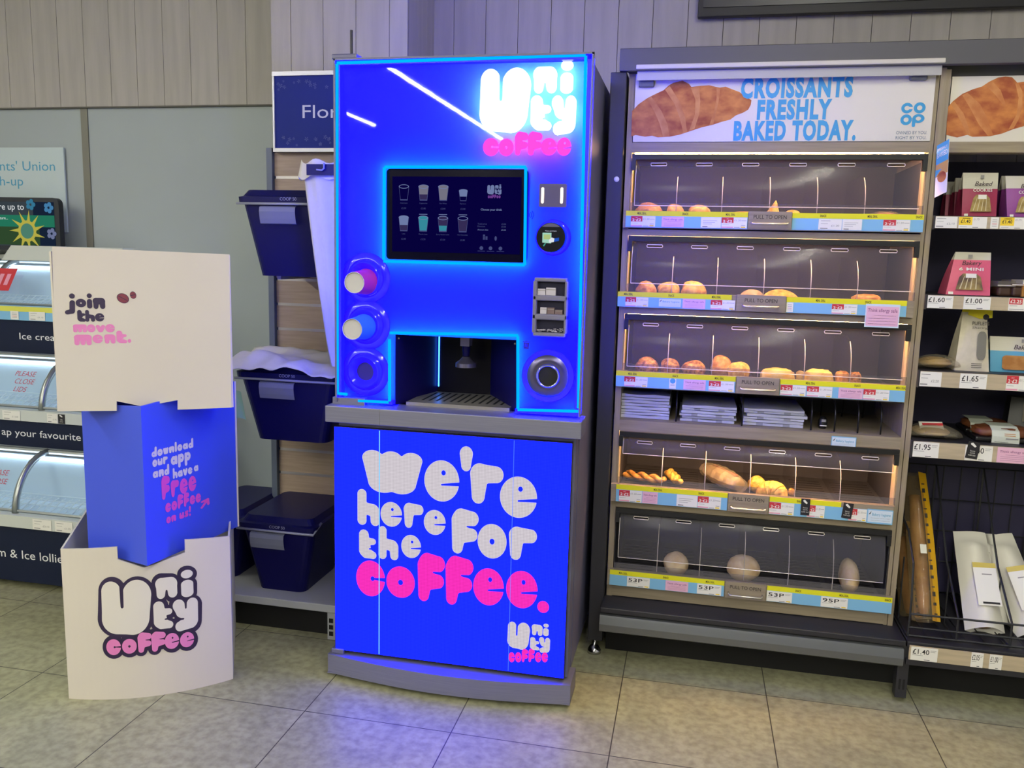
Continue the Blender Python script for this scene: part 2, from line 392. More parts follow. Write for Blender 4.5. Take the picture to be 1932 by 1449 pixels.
# ------------------------------------------------------------------ poster and picture screen on the left wall
a, c = at(0, 278, 3.585), at(119, 278, 3.585)
F = Fr((c.x, 3.585, c.z))
b = MB(); b.fbox(F, -1.25, 0, -.4, 0, -.008, 0, mat('poster_board', 'c2d1d6', .6))
u = (at(104, 318, 3.55)-at(13, 318, 3.55)).x
h = .045
x = at(104, 318, 3.585).x-c.x; zb = at(60, 322, 3.585).z-c.z
b.text(F, "Students' Union", x, zb, h, sky_ink, align='r', w=-1.2)
x2 = at(44, 345, 3.585).x-c.x; zb = at(20, 350, 3.585).z-c.z
b.text(F, 'catch-up', x2, zb, h, sky_ink, align='r', w=-1.2)
tag(b.build('poster'), "pale poster board with blue Students' Union lettering on the left wall", 'poster')
q0, q1 = at(0, 372, 3.47), at(115, 474, 3.47)
t = thing('picture_screen', (q1.x-.3, 3.55, q1.z), 'dark rounded screen showing a drawn yellow sun, in front of the poster', 'screen')
F = Fr((q1.x, 3.47, q1.z)); hgt = q0.z-q1.z
def rrect(x0, x1, y0, y1, r, n=5):
    P = []
    for cx, cy, a0 in ((x1-r, y0+r, -90), (x1-r, y1-r, 0), (x0+r, y1-r, 90), (x0+r, y0+r, 180)):
        for k in range(n+1): a = math.radians(a0+90*k/n); P.append((cx+r*math.cos(a), cy+r*math.sin(a)))
    return P
b = MB(); b.prism(F, rrect(-.8, 0, 0, hgt, .03), -.03, 0, mat('tablet_shell', '1a1f2b', .4)); b.build('casing', t)
b = MB(); b.rect(F, -.78, -.025, .02, hgt-.02, .001, glow('art_slate', '49545c', .55))
b.rect(F, -.78, -.025, .11, .165, .0014, glow('art_green', '2f8f70', .6)); b.rect(F, -.45, -.11, .025, .11, .0013, glow('art_grass', '3c5a3a', .6))
b.rect(F, -.78, -.45, .02, .12, .0016, glow('art_dark', '1c222c', .6)); b.rect(F, -.14, -.025, .02, hgt-.02, .0012, glow('art_navy', '1f2d45', .6))
sun = at(52, 436, 3.47); su, sv = sun.x-q1.x, sun.z-q1.z; yl = glow('art_yellow', 'c2b94e', .8)
b.disc(F, su, sv, .05, .002, yl); b.disc(F, su, sv, .036, .0024, glow('art_teal', '5f9d86', .6))
for k in range(11):
    a = 2*PI*k/11+.2; b.poly(F, [(su+.046*math.cos(a-.2), sv+.046*math.sin(a-.2)), (su+.1*math.cos(a+.08), sv+.1*math.sin(a+.08)), (su+.046*math.cos(a+.2), sv+.046*math.sin(a+.2))], .002, yl)
for fx, fy, col in ((58, 386, '3f86a8'), (92, 392, '4f8fc0'), (98, 441, '7d86ac')):
    g = at(fx, fy, 3.47); gm = glow('art_'+col, col, .7)
    for k in range(5):
        a = 2*PI*k/5; b.disc(F, g.x-q1.x+.016*math.cos(a), g.z-q1.z+.016*math.sin(a), .011, .002, gm, 10)
g = at(46, 396, 3.47); b.text(F, "What we're up to", g.x-q1.x, g.z-q1.z, .03, glow('art_white', 'e6ebec', .9), align='r', c=.003)
g = at(16, 414, 3.47); b.text(F, 'picture...', g.x-q1.x, g.z-q1.z, .014, MATS['art_white'], align='r', c=.003)
b.build('display', t)
b = MB(); b.box(q1.x-.5, q1.x-.3, 3.5, 3.55, q1.z+.05, q1.z+.15, anth); b.build('wall_bracket', t)

# ------------------------------------------------------------------ stepped ice cream freezer
FX1 = -2.27; FX0 = -4.3
fz = thing('ice_cream_freezer', (-2.9, 3.2, 0), 'stepped three-tier ice cream freezer with curved glass lids, behind the cardboard boxes', 'freezer')
fw = mat('freezer_white', 'c9cecb', .4); fblue = mat('freezer_basin', 'c3d9e8', .5); alu = mat('lid_aluminium', '9fa5a5', .3, metal=.8)
lidglass = clear('lid_glass', 'f2f9ff', 'c4d8ea', .16, .9, .05); frost = mat('frost_basket', 'd5e6ee', .4); redtxt = mat('lid_red_text', 'b0364c', .5)
tiers = []   # (Y, panel bottom, panel top, strip top, lid rise, lid depth)
Ys = (2.89, 3.12, 3.36)
zp = [at(0, 1092, Ys[0]).z, at(0, 838, Ys[1]).z, at(40, 665, Ys[2]).z]
zs = [at(0, 990, Ys[0]).z, at(0, 790, Ys[1]).z, at(0, 602, Ys[2]).z]
zt = [at(0, 968, Ys[0]).z, at(0, 770, Ys[1]).z, at(0, 577, Ys[2]).z]
zl_ = [zp[1]-.012, zp[2]-.012, at(60, 493, 3.55).z]
body = MB()
body.box(FX0, FX1, Ys[0]+.03, 3.58, .05, zt[0]-.01, fw)
body.box(FX0, FX1, Ys[1]+.03, 3.58, zt[0]-.01, zt[1]-.01, fw)
body.box(FX0, FX1, Ys[2]+.03, 3.58, zt[1]-.01, zt[2]-.01, fw)
body.box(FX0, FX1, 3.56, 3.59, zt[2]-.01, zl_[2]+.03, fw)
body.box(FX0+.05, FX1-.05, 2.98, 3.5, 0, .05, void)
body.build('body', fz)
txts = [('Ice cream & Ice lollies', at(0, 1050, Ys[0]), .062), ('ap your favourite', at(0, 820, Ys[1]), .062), ('Ice cream & Ice lollies', at(36, 632, Ys[2]), .062)]
for i in range(3):
    Y = Ys[i]; Yb = (Ys+(3.56,))[i+1]; z0 = zt[i]; z1 = zl_[i]
    b = MB(); b.box(FX0, FX1, Y, Y+.03, zp[i], zs[i], navy_sign)
    F = Fr((0, Y, 0))
    if i == 0: b.text(F, txts[0][0], at(114, 1059, Y).x+.035, at(60, 1056, Y).z, .037, white_ink, align='r', w=-1.16)
    elif i == 1: b.text(F, txts[1][0], at(153, 833, Y).x, at(80, 826, Y).z, .0315, white_ink, align='r', w=-1.31)
    else: b.text(F, txts[2][0], at(37, 638, Y).x, at(60, 641, Y).z, .031, white_ink, w=-1.4)
    b.build('sign_panel', fz)
    b = MB(); b.box(FX0, FX1, Y-.012, Y+.03, zs[i], zt[i], blue_strip if i == 2 else fw)
    if i == 2: b.box(FX0, FX1, Y-.013, Y, zt[i]-.022, zt[i]+.001, mat('promo_yellow_pale', 'd9d75a', .5))
    b.build('label_rail', fz)
    def prof(t, Y=Y, Yb=Yb, z0=z0, z1=z1): a = t*PI/2; return (Y+.02+(Yb-Y-.03)*(1-math.cos(a))*.92+(Yb-Y-.03)*.08*t, z0+(z1-z0)*math.sin(a))
    # basin with wire baskets
    b = MB(); b.box(FX0+.02, FX1-.02, Y+.035, Yb-.005, z0-.009, z0-.004, fblue); b.box(FX0+.02, FX1-.02, Yb-.02, Yb-.005, z0-.005, z1-.02, fblue); b.build('basin', fz)
    xa, xb = at(0, 900, Y+.1).x-.35, FX1-.03
    bk = MB(); x = xa
    while x < xb:
        bk.tube([(x, Y+.06, z0+.004), (x+.03, Y+.1, z0+.05)], .0022, frost, 5); bk.tube([(x, Y+.06, z0+.004), (x+.02, Yb-.06, z0+.03)], .002, frost, 5); x += .035
    for q in (.3, .6, .9): bk.tube([(xa, Y+.05+(Yb-Y-.12)*q, z0+.01+.04*q), (xb, Y+.05+(Yb-Y-.12)*q, z0+.01+.04*q)], .0025, frost, 5)
    bk.build('wire_basket', fz)
    divx = [(-9, at(22, 966, Y).x), (-9, at(72, 770, Y).x), (-9, at(0, 560, Y).x-.06)][i][1]
    xs = [divx-1.0, divx, min(divx+1.0, FX1-.016)]
    for j, xd in enumerate(xs):
        b = MB(); pts = [(xd, *prof(k/10)) for k in range(11)]; b.tube(pts, .014, alu, 8); b.build('lid_frame', fz, smooth=True)
    for j in range(2):
        x0, x1 = xs[j]+.012, min(xs[j+1]-.012, FX1-.01)
        b = MB(); b.grid(lambda u, v: (x0+(x1-x0)*u, *prof(.03+.95*v)), 2, 14, lidglass); g_ = b.build('glass_lid', fz, smooth=True)
        b = MB(); b.tube([(x0, *prof(.985)), (x1, *prof(.985))], .01, alu, 6); b.build('lid_rail', g_)
        b = MB(); b.tube([(x0, *prof(.03)), (x1, *prof(.03))], .007, alu, 6); b.build('lid_handle', g_)
        b = MB(); pA, pB = prof(.2), prof(.45)
        F = Fr((0, pA[0]-.006, pA[1]), v=(0, pB[0]-pA[0], pB[1]-pA[1]))
        if j == 0: b.text(F, 'PLEASE', x1-.16, .085, .024, redtxt, c=.004, lean=.2); b.text(F, 'CLOSE', x1-.15, .048, .024, redtxt, c=.004, lean=.2); b.text(F, 'LIDS', x1-.14, .01, .024, redtxt, c=.004, lean=.2)
        else: b.text(F, 'PLEASE', xs[j]+.32, .085, .024, redtxt, c=.004, lean=.2); b.text(F, 'CLOSE', xs[j]+.33, .048, .024, redtxt, c=.004, lean=.2); b.text(F, 'LIDS', xs[j]+.34, .01, .024, redtxt, c=.004, lean=.2)
        b.build('lettering', g_)
    b = MB(); b.box(FX0+.05, FX1-.05, Yb-.035, Yb-.022, z1-.035, z1-.025, glow('basin_lamp', 'eaf4ff', 8)); b.build('lamp_strip', fz)
g0 = at(14, 527, Ys[2]+.05); b = MB(); F = Fr((g0.x, g0.y-.02, g0.z), v=(0, .5, .8)); b.rect(F, -.05, .05, -.06, .06, .0, red_ink); 
b.rect(F, -.03, -.008, -.03, .03, .001, pink_ink); b.rect(F, .008, .03, -.03, .03, .001, pink_ink); b.build('red_sticker', fz)
b = MB(); b.prism(Fr((at(75, 497, 3.5).x, 3.44, zl_[2]+.005)), [(-.16, 0), (.5, 0), (.5, .07), (-.1, .07)], -.1, 0, fw); b.build('top_cover', fz)
# ------------------------------------------------------------------ price tickets and shelf cards (each a thing of its own)
def ticket(F, x0, x1, z0, z1, kind, label, price='', group='price tickets', name='price_ticket', c0=.0, old='£1.30'):
    b = MB(); w = x1-x0; h = z1-z0; base = {'pink': pink_card, 'bakery': blue_strip, 'black': black_ink}.get(kind, paper)
    if kind == 'bigpink': base = pale_card
    b.fbox(F, x0, x1, z0, z1, c0, c0+.0012, base); c = c0+.0014
    def R(u0, u1, v0, v1, m, cc=0): b.rect(F, x0+w*u0, x0+w*u1, z0+h*v0, z0+h*v1, c+cc, m)
    def T(t, u, v, hh, m, ww=None, al='l', fat=0): b.text(F, t, x0+w*u, z0+h*v, h*hh, m, w=w*ww if ww else None, align=al, c=c+.0003, bold=.022 if fat > .00035 else .01 if fat else 0)
    if kind == 'deal':
        R(0, .47, .48, 1, red_ink); T('ANY', .235, .83, .07, paper, al='c'); T('2·£2', .235, .54, .22, paper, .36, 'c', .0004)
        T(old, .5, .66, .15, grey_ink, .26); R(.78, .97, .7, .74, grey_ink); R(.03, .3, .32, .34, grey_ink)
        R(0, .46, .03, .13, pink_ink); R(.5, .72, .05, .09, grey_ink); R(.77, .94, .05, .16, yel2); R(.78, .94, .24, .28, grey_ink)
    elif kind == 'price':
        T(price, .06, .5, .36, black_ink, .62, fat=.0003); R(.05, .45, .38, .41, grey_ink); R(.04, .45, .04, .14, pink_ink if 'pinkbar' in label else paper)
        R(.5, .72, .06, .1, black_ink); R(.72, .94, .8, .83, grey_ink); R(.72, .9, .7, .73, grey_ink)
        if 'p' in price or 'P' in price: R(.78, .94, .06, .16, yel2)
    elif kind == 'yellow':
        R(0, .48, .28, 1, yel2); R(.12, .4, .84, .9, black_ink); T(price, .24, .48, .28, black_ink, .34, 'c', .0004); T('£1.75', .52, .72, .16, grey_ink, .2)
        R(.5, .7, .06, .12, grey_ink); R(.05, .3, .12, .15, grey_ink)
    elif kind == 'red':
        R(.02, .62, .5, .98, red_ink); T(price, .32, .6, .27, paper, .5, 'c', .0004); R(.05, .4, .36, .4, grey_ink); R(.05, .7, .1, .14, grey_ink)
    elif kind == 'info':
        for k, (u0, u1) in enumerate(((.1, .8), (.1, .7), (.1, .55))): R(u0, u1, .66-.16*k, .69-.16*k, grey_ink)
        R(.08, .34, .07, .13, black_ink)
    elif kind == 'plain':
        R(.1, .5, .8, .84, grey_ink); R(.1, .4, .55, .58, grey_ink); T(price, .55, .3, .17, grey_ink, .34); R(.08, .4, .1, .18, grey_ink)
    elif kind == 'small':
        for k in range(4): R(.2, .8, .75-.18*k, .79-.18*k, grey_ink if k != 2 else red_ink)
    elif kind in ('pink', 'bigpink'):
        if kind == 'bigpink': R(.03, .97, .06, .9, pink_card)
        T('Think allergy safe', .5, .66, .15, purple_ink, .86, 'c', .0002)
        for k in range(4): R(.1 if k else .25, .9, .5-.12*k, .515-.12*k, purple_ink)
    elif kind == 'bakery':
        R(.03, .97, .1, .93, pale_card); T('Bakery hygiene', .55, .56, .18, sky_ink, .72, 'c', .0002)
        b.poly(F, [(x0+w*.05, z0+h*.62), (x0+w*.16, z0+h*.88), (x0+w*.12, z0+h*.66)], c+.0004, black_ink)
        for k in range(2): R(.15, .9, .38-.16*k, .4-.16*k, grey_ink)
    elif kind == 'round':
        b.disc(F, x0+w*.5, z0+h*.78, w*.4, c+.0003, sky_ink, 16); R(.2, .8, .4, .43, grey_ink); R(.2, .8, .3, .33, grey_ink)
    elif kind == 'black':
        b.poly(F, [(x0+w*.2, z0+h*.9), (x0+w*.38, z0+h*.95), (x0+w*.72, z0+h*.76), (x0+w*.62, z0+h*.68), (x0+w*.25, z0+h*.82)], c+.0003, paper)
        T('Sorry', .5, .42, .085, paper, al='c'); T("we're", .5, .3, .085, paper, al='c'); T('sold out', .5, .17, .085, paper, al='c')
    o = b.build(name); return tag(o, label, 'price ticket' if name == 'price_ticket' else 'card', group)

# freezer rail tickets
def freezer_ticket(x0, x1, y, i, label, name, price='', kind='plain'):
    Y = Ys[i]-.0135; p0, p1 = at(x0, y, Y), at(x1, y, Y); F = Fr((0, Y, 0)); m = (zs[i]+zt[i])/2; hh = (zt[i]-zs[i])
    ticket(F, p0.x, p1.x, zs[i]+hh*.04, zs[i]+hh*(.68 if i == 2 else .9), kind, label, price, 'freezer rail tickets', 'price_ticket')
freezer_ticket(20, 35, 592, 2, 'small white £2.35 ticket on the blue top rail of the freezer', '', '£2.35', 'small')
freezer_ticket(55, 85, 594, 2, 'wide white ticket on the blue top rail of the freezer, near the boxes', '', '£1.10')
freezer_ticket(5, 38, 784, 1, 'white ticket on the middle rail of the freezer, at the left edge', '', '£1.60')
freezer_ticket(89, 109, 787, 1, 'white ticket on the middle rail of the freezer beside a black tag', '', '£1.95')
freezer_ticket(110, 122, 787, 1, 'small black tag on the middle rail of the freezer', '', '', 'black')
freezer_ticket(62, 97, 990, 0, 'white ticket on the bottom rail of the freezer, left of a pair', '', '£3.10')
freezer_ticket(104, 137, 993, 0, 'white ticket on the bottom rail of the freezer, right of a pair', '', '£1.55')

# ------------------------------------------------------------------ three stacked cardboard display boxes
card = mat('display_card_white', 'd2cac3', .55, var=.02, vscale=3); card_in = mat('display_card_inside', 'd9d6d6', .6)
card_blue = mat('display_card_blue', '3f55e2', .38); plum = mat('print_plum', '2f2247', .5); prink = mat('print_pink', 'dd7fc0', .5); pwhite = mat('print_white', 'dcd6d2', .55)
hot = mat('print_hot_pink', 'e052b8', .5); brown = mat('print_bean', '7a3145', .55)
Lp, Mp, Rp = atz(130, 1318, 0), atz(300, 1312, 0), atz(440, 1281, 0)
class Bow:                               # gently bowed upright card panel through three plan points
    def __init__(s, A, B, D, zoff=0):
        s.A, s.D = Vector((A.x, A.y)), Vector((D.x, D.y)); B = Vector((B.x, B.y)); t = .55
        s.K = (B-(1-t)**2*s.A-t*t*s.D)/(2*t*(1-t))
        s.len = sum((s.xy((k+1)/20)-s.xy(k/20)).length for k in range(20))
    def xy(s, t): return (1-t)**2*s.A+2*t*(1-t)*s.K+t*t*s.D
    def nrm(s, t): d = (2*(1-t)*(s.K-s.A)+2*t*(s.D-s.K)).normalized(); return Vector((d.y, -d.x))
    def __call__(s, a, b, c=0): p = s.xy(a)+s.nrm(a)*c; return Vector((p.x, p.y, b))
    def px(s, x, y):                     # photograph point -> (t, height) on the panel
        lo, hi = -.1, 1.1; d = ray(x, y)
        f = lambda t: s.xy(t).x*d.y-s.xy(t).y*d.x
        for _ in range(50):
            m = (lo+hi)/2
            if (f(lo) < 0) == (f(m) < 0): lo = m
            else: hi = m
        q = s.xy(lo); k = q.length/math.hypot(d.x, d.y); return lo, CAMH+d.z*k
def bowed_panel(b, W_, prof, m, th=.006):          # prof: list of (t, z_low, z_high)
    n = len(prof)
    vs = []
    for t, a, h in prof: vs += [W_(t, a, 0), W_(t, h, 0), W_(t, a, -th), W_(t, h, -th)]
    fs = []
    for k in range(n-1):
        i, j = 4*k, 4*k+4; fs += [(i, j, j+1, i+1), (i+2, i+3, j+3, j+2), (i+1, j+1, j+3, i+3), (i, i+2, j+2, j)]
    fs += [(0, 1, 3, 2), (4*n-4, 4*n-2, 4*n-1, 4*n-3)]; b.add(vs, fs, m)
def put(b, P, ch, x0, y0, x1, y1, m, s, ox, oy, c=.0012, **k):       # one bubble letter from its box in an enlarged crop
    cx, cy = ox+(x0+x1)/2/s, oy+(y0+y1)/2/s
    if isinstance(P, Bow):
        a0 = P.px(ox+x0/s, cy)[0]; a1 = P.px(ox+x1/s, cy)[0]; b0 = P.px(cx, oy+y1/s)[1]; b1 = P.px(cx, oy+y0/s)[1]
    else:
        a0 = P.px(ox+x0/s, cy)[0]; a1 = P.px(ox+x1/s, cy)[0]; b0 = P.px(cx, oy+y1/s)[1]; b1 = P.px(cx, oy+y0/s)[1]
    b.glyph(P if isinstance(P, Bow) else P, ch, a0, a1, b0, b1, m, c, **k)
class Pl(Fr):                            # a frame that can be measured from the photograph
    def px(s, x, y):
        d = ray(x, y); o = Vector((0, 0, CAMH)); t = (s.o-o).dot(s.n)/d.dot(s.n); q = o+d*t-s.o
        return q.dot(s.u), q.dot(s.v)
# bottom box
W0 = Bow(Lp, Mp, Rp)
nL, nR = W0.nrm(0), W0.nrm(1)
bb = thing('cardboard_display_box', (Mp.x, Mp.y+.2, 0), 'white bottom cardboard display box printed with a big Unity coffee logo, standing on the floor', 'display box', 'stacked cardboard display boxes')
zt0 = W0.px(118, 1036)[1]; zn = W0.px(222, 1062)[1]; ta = W0.px(221, 1040)[0]; tb = W0.px(349, 1040)[0]; tm = W0.px(272, 1068)[0]; zm = W0.px(272, 1071)[1]; zbR = W0.px(437, 1011)[1]; zna = W0.px(221, 1056)[1]; znb = W0.px(349, 1043)[1]
def lerp(a, b, t): return a+(b-a)*t
prof = []
for k in range(9): prof.append((ta*k/8, 0, lerp(zt0, W0.px(219, 1032)[1], k/8)))
prof.append((ta+.001, 0, zna))
for k in range(1, 6): t = lerp(ta, tm, k/5); prof.append((t, 0, lerp(zna, zm, k/5)))
for k in range(1, 6): t = lerp(tm, tb, k/5); prof.append((t, 0, lerp(zm, znb, k/5)))
prof.append((tb+.001, 0, W0.px(350, 1018)[1]))
for k in range(1, 9): t = lerp(tb, 1, k/8); prof.append((t, 0, lerp(W0.px(350, 1018)[1], zbR, k/8)))
b = MB(); bowed_panel(b, W0, prof, card); b.build('front_panel', bb)
bd = Vector((-nL.x-nR.x, -nL.y-nR.y)).normalized()*.46
A, D = W0.xy(0), W0.xy(1)
def wall_strip(b, p, q, z0a, z0b, z1a, z1b, m, th=.006):
    d = (q-p).normalized(); n = Vector((d.y, -d.x))*th
    vs = [(p.x, p.y, z0a), (q.x, q.y, z0b), (q.x, q.y, z1b), (p.x, p.y, z1a), (p.x+n.x, p.y+n.y, z0a), (q.x+n.x, q.y+n.y, z0b), (q.x+n.x, q.y+n.y, z1b), (p.x+n.x, p.y+n.y, z1a)]
    b.add(vs, [(0, 1, 2, 3), (7, 6, 5, 4), (0, 4, 5, 1), (3, 2, 6, 7), (1, 5, 6, 2), (0, 3, 7, 4)], m)
b = MB(); wall_strip(b, A, A+bd, 0, 0, zt0, zt0+.0, card_in); b.build('side_panel', bb)
b = MB(); wall_strip(b, D+bd, D, 0, 0, zbR, zbR, card_in); b.build('side_panel', bb)
b = MB(); wall_strip(b, A+bd, D+bd, 0, 0, zt0*.9, zt0*.9, card_in); b.build('back_panel', bb)
b = MB()
s, ox, oy = 3.019, 0, 980
ol = 7/1581*2.5
for ch, q in zip('Unity', ((580, 345, 865, 657), (885, 328, 1010, 447), (1030, 285, 1100, 440), (875, 462, 985, 622), (985, 448, 1128, 630))):
    put(b, W0, ch, *q, pwhite, s, ox, oy, c=.0034)
for ch, q in zip('coffee', ((608, 680, 690, 770), (697, 678, 780, 762), (785, 640, 865, 755), (862, 635, 945, 748), (938, 645, 1020, 735), (1025, 640, 1105, 725))):
    put(b, W0, ch, *q, prink, s, ox, oy, c=.0034)
# dark outline swept round every letter
def outline(b, P, chs, boxes, s, ox, oy, rpx, m, c):
    for ch, (x0, y0, x1, y1) in zip(chs, boxes):
        v, f, bd_ = blob(ch)
        ay = P.px(ox+(x0+x1)/2/s, oy+y1/s)[1]; by = P.px(ox+(x0+x1)/2/s, oy+y0/s)[1]; ax = P.px(ox+x0/s, oy+(y0+y1)/2/s)[0]; bx_ = P.px(ox+x1/s, oy+(y0+y1)/2/s)[0]
        b.add([P(lerp(ax, bx_, q[0]), lerp(ay, by, q[1]), c) for q in v], f, m)
        for n_, (i, j) in enumerate(bd_):

            x = ox+(x0+(x1-x0)*v[i][0])/s; y = oy+(y1-(y1-y0)*v[i][1])/s
            pts = []
            a0, b0 = P.px(x, y); a1 = P.px(x+rpx, y)[0]-a0; b1 = b0-P.px(x, y+rpx)[1]
            b.quad([P(a0+a1*math.cos(q*PI/9), b0+b1*math.sin(q*PI/9), c) for q in range(18)], m)
outline(b, W0, 'Unitycoffee', ((580, 345, 865, 657), (885, 328, 1010, 447), (1030, 285, 1100, 440), (875, 462, 985, 622), (985, 448, 1128, 630),
    (608, 680, 690, 770), (697, 678, 780, 762), (785, 640, 865, 755), (862, 635, 945, 748), (938, 645, 1020, 735), (1025, 640, 1105, 725)), s, ox, oy, 7.5, plum, .0018)
b.build('printed_logo', bb)
# middle box, one edge towards the camera
zlo = W0.px(272, 1071)[1]
ed = ray(271, 900)
kE = (W0.xy(tm)+W0.nrm(tm)*.045).length/math.hypot(ed.x, ed.y); E0 = Vector((ed.x*kE, ed.y*kE))
th0 = math.atan2((D-A).y, (D-A).x)
dl = Vector((math.cos(th0+PI*.75), math.sin(th0+PI*.75))); dr = Vector((math.cos(th0+PI*.26), math.sin(th0+PI*.26)))
def reach(dv, x):                         # how far along a face the photograph's column x lies
    r_ = ray(x, 900); den = dv.x*r_.y-dv.y*r_.x; return -(E0.x*r_.y-E0.y*r_.x)/den
sl, sr = reach(dl, 160), reach(dr, 446)
PLf = Pl((E0.x, E0.y, 0), (-dl.x, -dl.y, 0)); PRf = Pl((E0.x, E0.y, 0), (dr.x, dr.y, 0))
zE0, zE1 = PRf.px(272, 1070)[1], PRf.px(270, 766)[1]
zR1, zR0 = PRf.px(444, 730)[1], PRf.px(444, 985)[1]
mb = thing('cardboard_display_box', (E0.x, E0.y+.25, zE0), 'blue middle cardboard display box turned edge-on, printed with download our app', 'display box', 'stacked cardboard display boxes')
b = MB(); b.prism(PRf, [(0, zE0), (sr, zR0-.02), (sr, zR1+.02), (0, zE1)], -.006, 0, card_blue); b.build('right_panel', mb)
b = MB(); b.prism(PRf, [(sr, zR0-.02), (sr+.007, zR0-.02), (sr+.007, zR1+.02), (sr, zR1+.02)], -.006, .001, card); b.build('cut_edge', mb)
zl1 = PLf.px(160, 780)[1]
b = MB(); b.prism(PLf, [(0, zE0), (0, zE1), (-sl, zl1+.03), (-sl, zE0)], -.006, 0, card_blue); b.build('left_panel', mb)
b = MB(); far = E0+dl*sl+dr*sr
wall_strip(b, E0+dl*sl, far, zE0, zE0, zR1, zR1, card_blue); b.build('back_panel', mb)
b = MB(); wall_strip(b, far, E0+dr*sr, zE0, zR0, zR1, zR1, card_blue); b.build('back_panel', mb)
b = MB(); s, ox, oy = 4.025, 0, 740
def pw(t, x0, yb0, x1, yb1, xh, m):       # a word between two baseline points of the crop
    a0, v0 = PRf.px(ox+x0/s, oy+yb0/s); a1, v1 = PRf.px(ox+x1/s, oy+yb1/s); top = PRf.px(ox+x0/s, oy+(yb0-xh)/s)[1]
    b.word(PRf.p, t, a0, a1, (v0+v1)/2, (top-v0), m, .001)
pw('download', 1150, 497, 1467, 420, 52, pwhite); pw('our', 1157, 570, 1273, 540, 55, pwhite); pw('app', 1297, 556, 1447, 522, 74, pwhite)
pw('and', 1160, 658, 1285, 622, 56, pwhite); pw('have', 1312, 658, 1460, 618, 54, pwhite); pw('a', 1472, 604, 1505, 596, 48, pwhite)
pw('free', 1228, 825, 1490, 738, 120, hot); pw('coffee', 1255, 920, 1525, 828, 72, hot); pw('on', 1262, 1000, 1336, 975, 50, hot); pw('us!', 1362, 968, 1450, 935, 50, hot)
a0, v0 = PRf.px(ox+1522/s, oy+895/s); a1, v1 = PRf.px(ox+1590/s, oy+800/s); b.glyph(PRf.p, '>', a0, a1, v0+.004, v1, hot, .001)
b.build('printed_lettering', mb)
# top box
r0 = ray(108, 775); Tn = W0.nrm(.5)
T0 = W0.xy(.02)+Tn*-.0; 
# its front panel stands parallel to the bottom box, slightly further back on its right
thp = th0-.05; du = Vector((math.cos(thp), math.sin(thp), 0))
base = E0+Vector((-Tn.x, -Tn.y))*.055
PT = Pl((base.x, base.y, 0), du)
aL, zB = PT.px(108, 776); aR, zBR = PT.px(437, 769); zT, zTR = PT.px(98, 465)[1], PT.px(433, 480)[1]
aL2 = PT.px(98, 465)[0]; aR2 = PT.px(433, 480)[0]
n0, n1 = PT.px(220, 775), PT.px(335, 773); nm = PT.px(270, 767); n0t, n1t = PT.px(220, 757), PT.px(335, 755)
tb_ = thing('cardboard_display_box', (base.x, base.y+.2, zB), 'white top cardboard display box printed with join the movement', 'display box', 'stacked cardboard display boxes')
b = MB(); b.prism(PT, [(aL, zB), (n0[0], n0[1]), (n0t[0], n0t[1]), (nm[0], nm[1]), (n1t[0], n1t[1]), (n1[0], n1[1]), (aR, zBR), (aR2, zTR), (aL2, zT)], -.006, 0, card); b.build('front_panel', tb_)
for a_, sg_, z_ in ((aL, 1, zB), (aR, -1, zBR)):
    q0, q1 = PT.p(a_, 0, -.007), PT.p(a_+.14*sg_, 0, -.38); b = MB()
    wall_strip(b, *((Vector((q1.x, q1.y)), Vector((q0.x, q0.y))) if sg_ < 0 else (Vector((q0.x, q0.y)), Vector((q1.x, q1.y)))), z_, z_, min(zT, zTR)-.004, min(zT, zTR)-.004, card, -.006 if sg_ < 0 else .006); b.build('side_panel', tb_)
b = MB(); b.fbox(PT, aL+.145, aR-.145, zB, min(zT, zTR)-.004, -.386, -.38, card); b.build('back_panel', tb_)
b = MB(); s, ox, oy = 4.025, 0, 440
def puts(chs, boxes, m):
    for ch, q in zip(chs, boxes):
        x0, y0, x1, y1 = q; cx, cy = ox+(x0+x1)/2/s, oy+(y0+y1)/2/s
        b.glyph(PT.p, ch, PT.px(ox+x0/s, cy)[0], PT.px(ox+x1/s, cy)[0], PT.px(cx, oy+y1/s)[1], PT.px(cx, oy+y0/s)[1], m, .001)
puts('join', ((490, 457, 572, 617), (575, 498, 655, 562), (660, 457, 700, 572), (705, 490, 800, 575)), plum)
puts('the', ((587, 583, 650, 672), (648, 583, 720, 672), (722, 607, 792, 670)), plum)
puts('move', ((555, 692, 660, 752), (660, 692, 725, 752), (728, 697, 800, 752), (800, 690, 872, 752)), prink)
puts('ment.', ((563, 770, 697, 850), (703, 770, 782, 835), (792, 768, 878, 838), (885, 740, 965, 835), (970, 803, 997, 832)), prink)
def ellipse(F, cx, cy, rx, ry, rot, c, m, n=28):
    b.poly(F, [(cx+rx*math.cos(2*PI*k/n)*math.cos(rot)-ry*math.sin(2*PI*k/n)*math.sin(rot), cy+rx*math.cos(2*PI*k/n)*math.sin(rot)+ry*math.sin(2*PI*k/n)*math.cos(rot)) for k in range(n)], c, m)
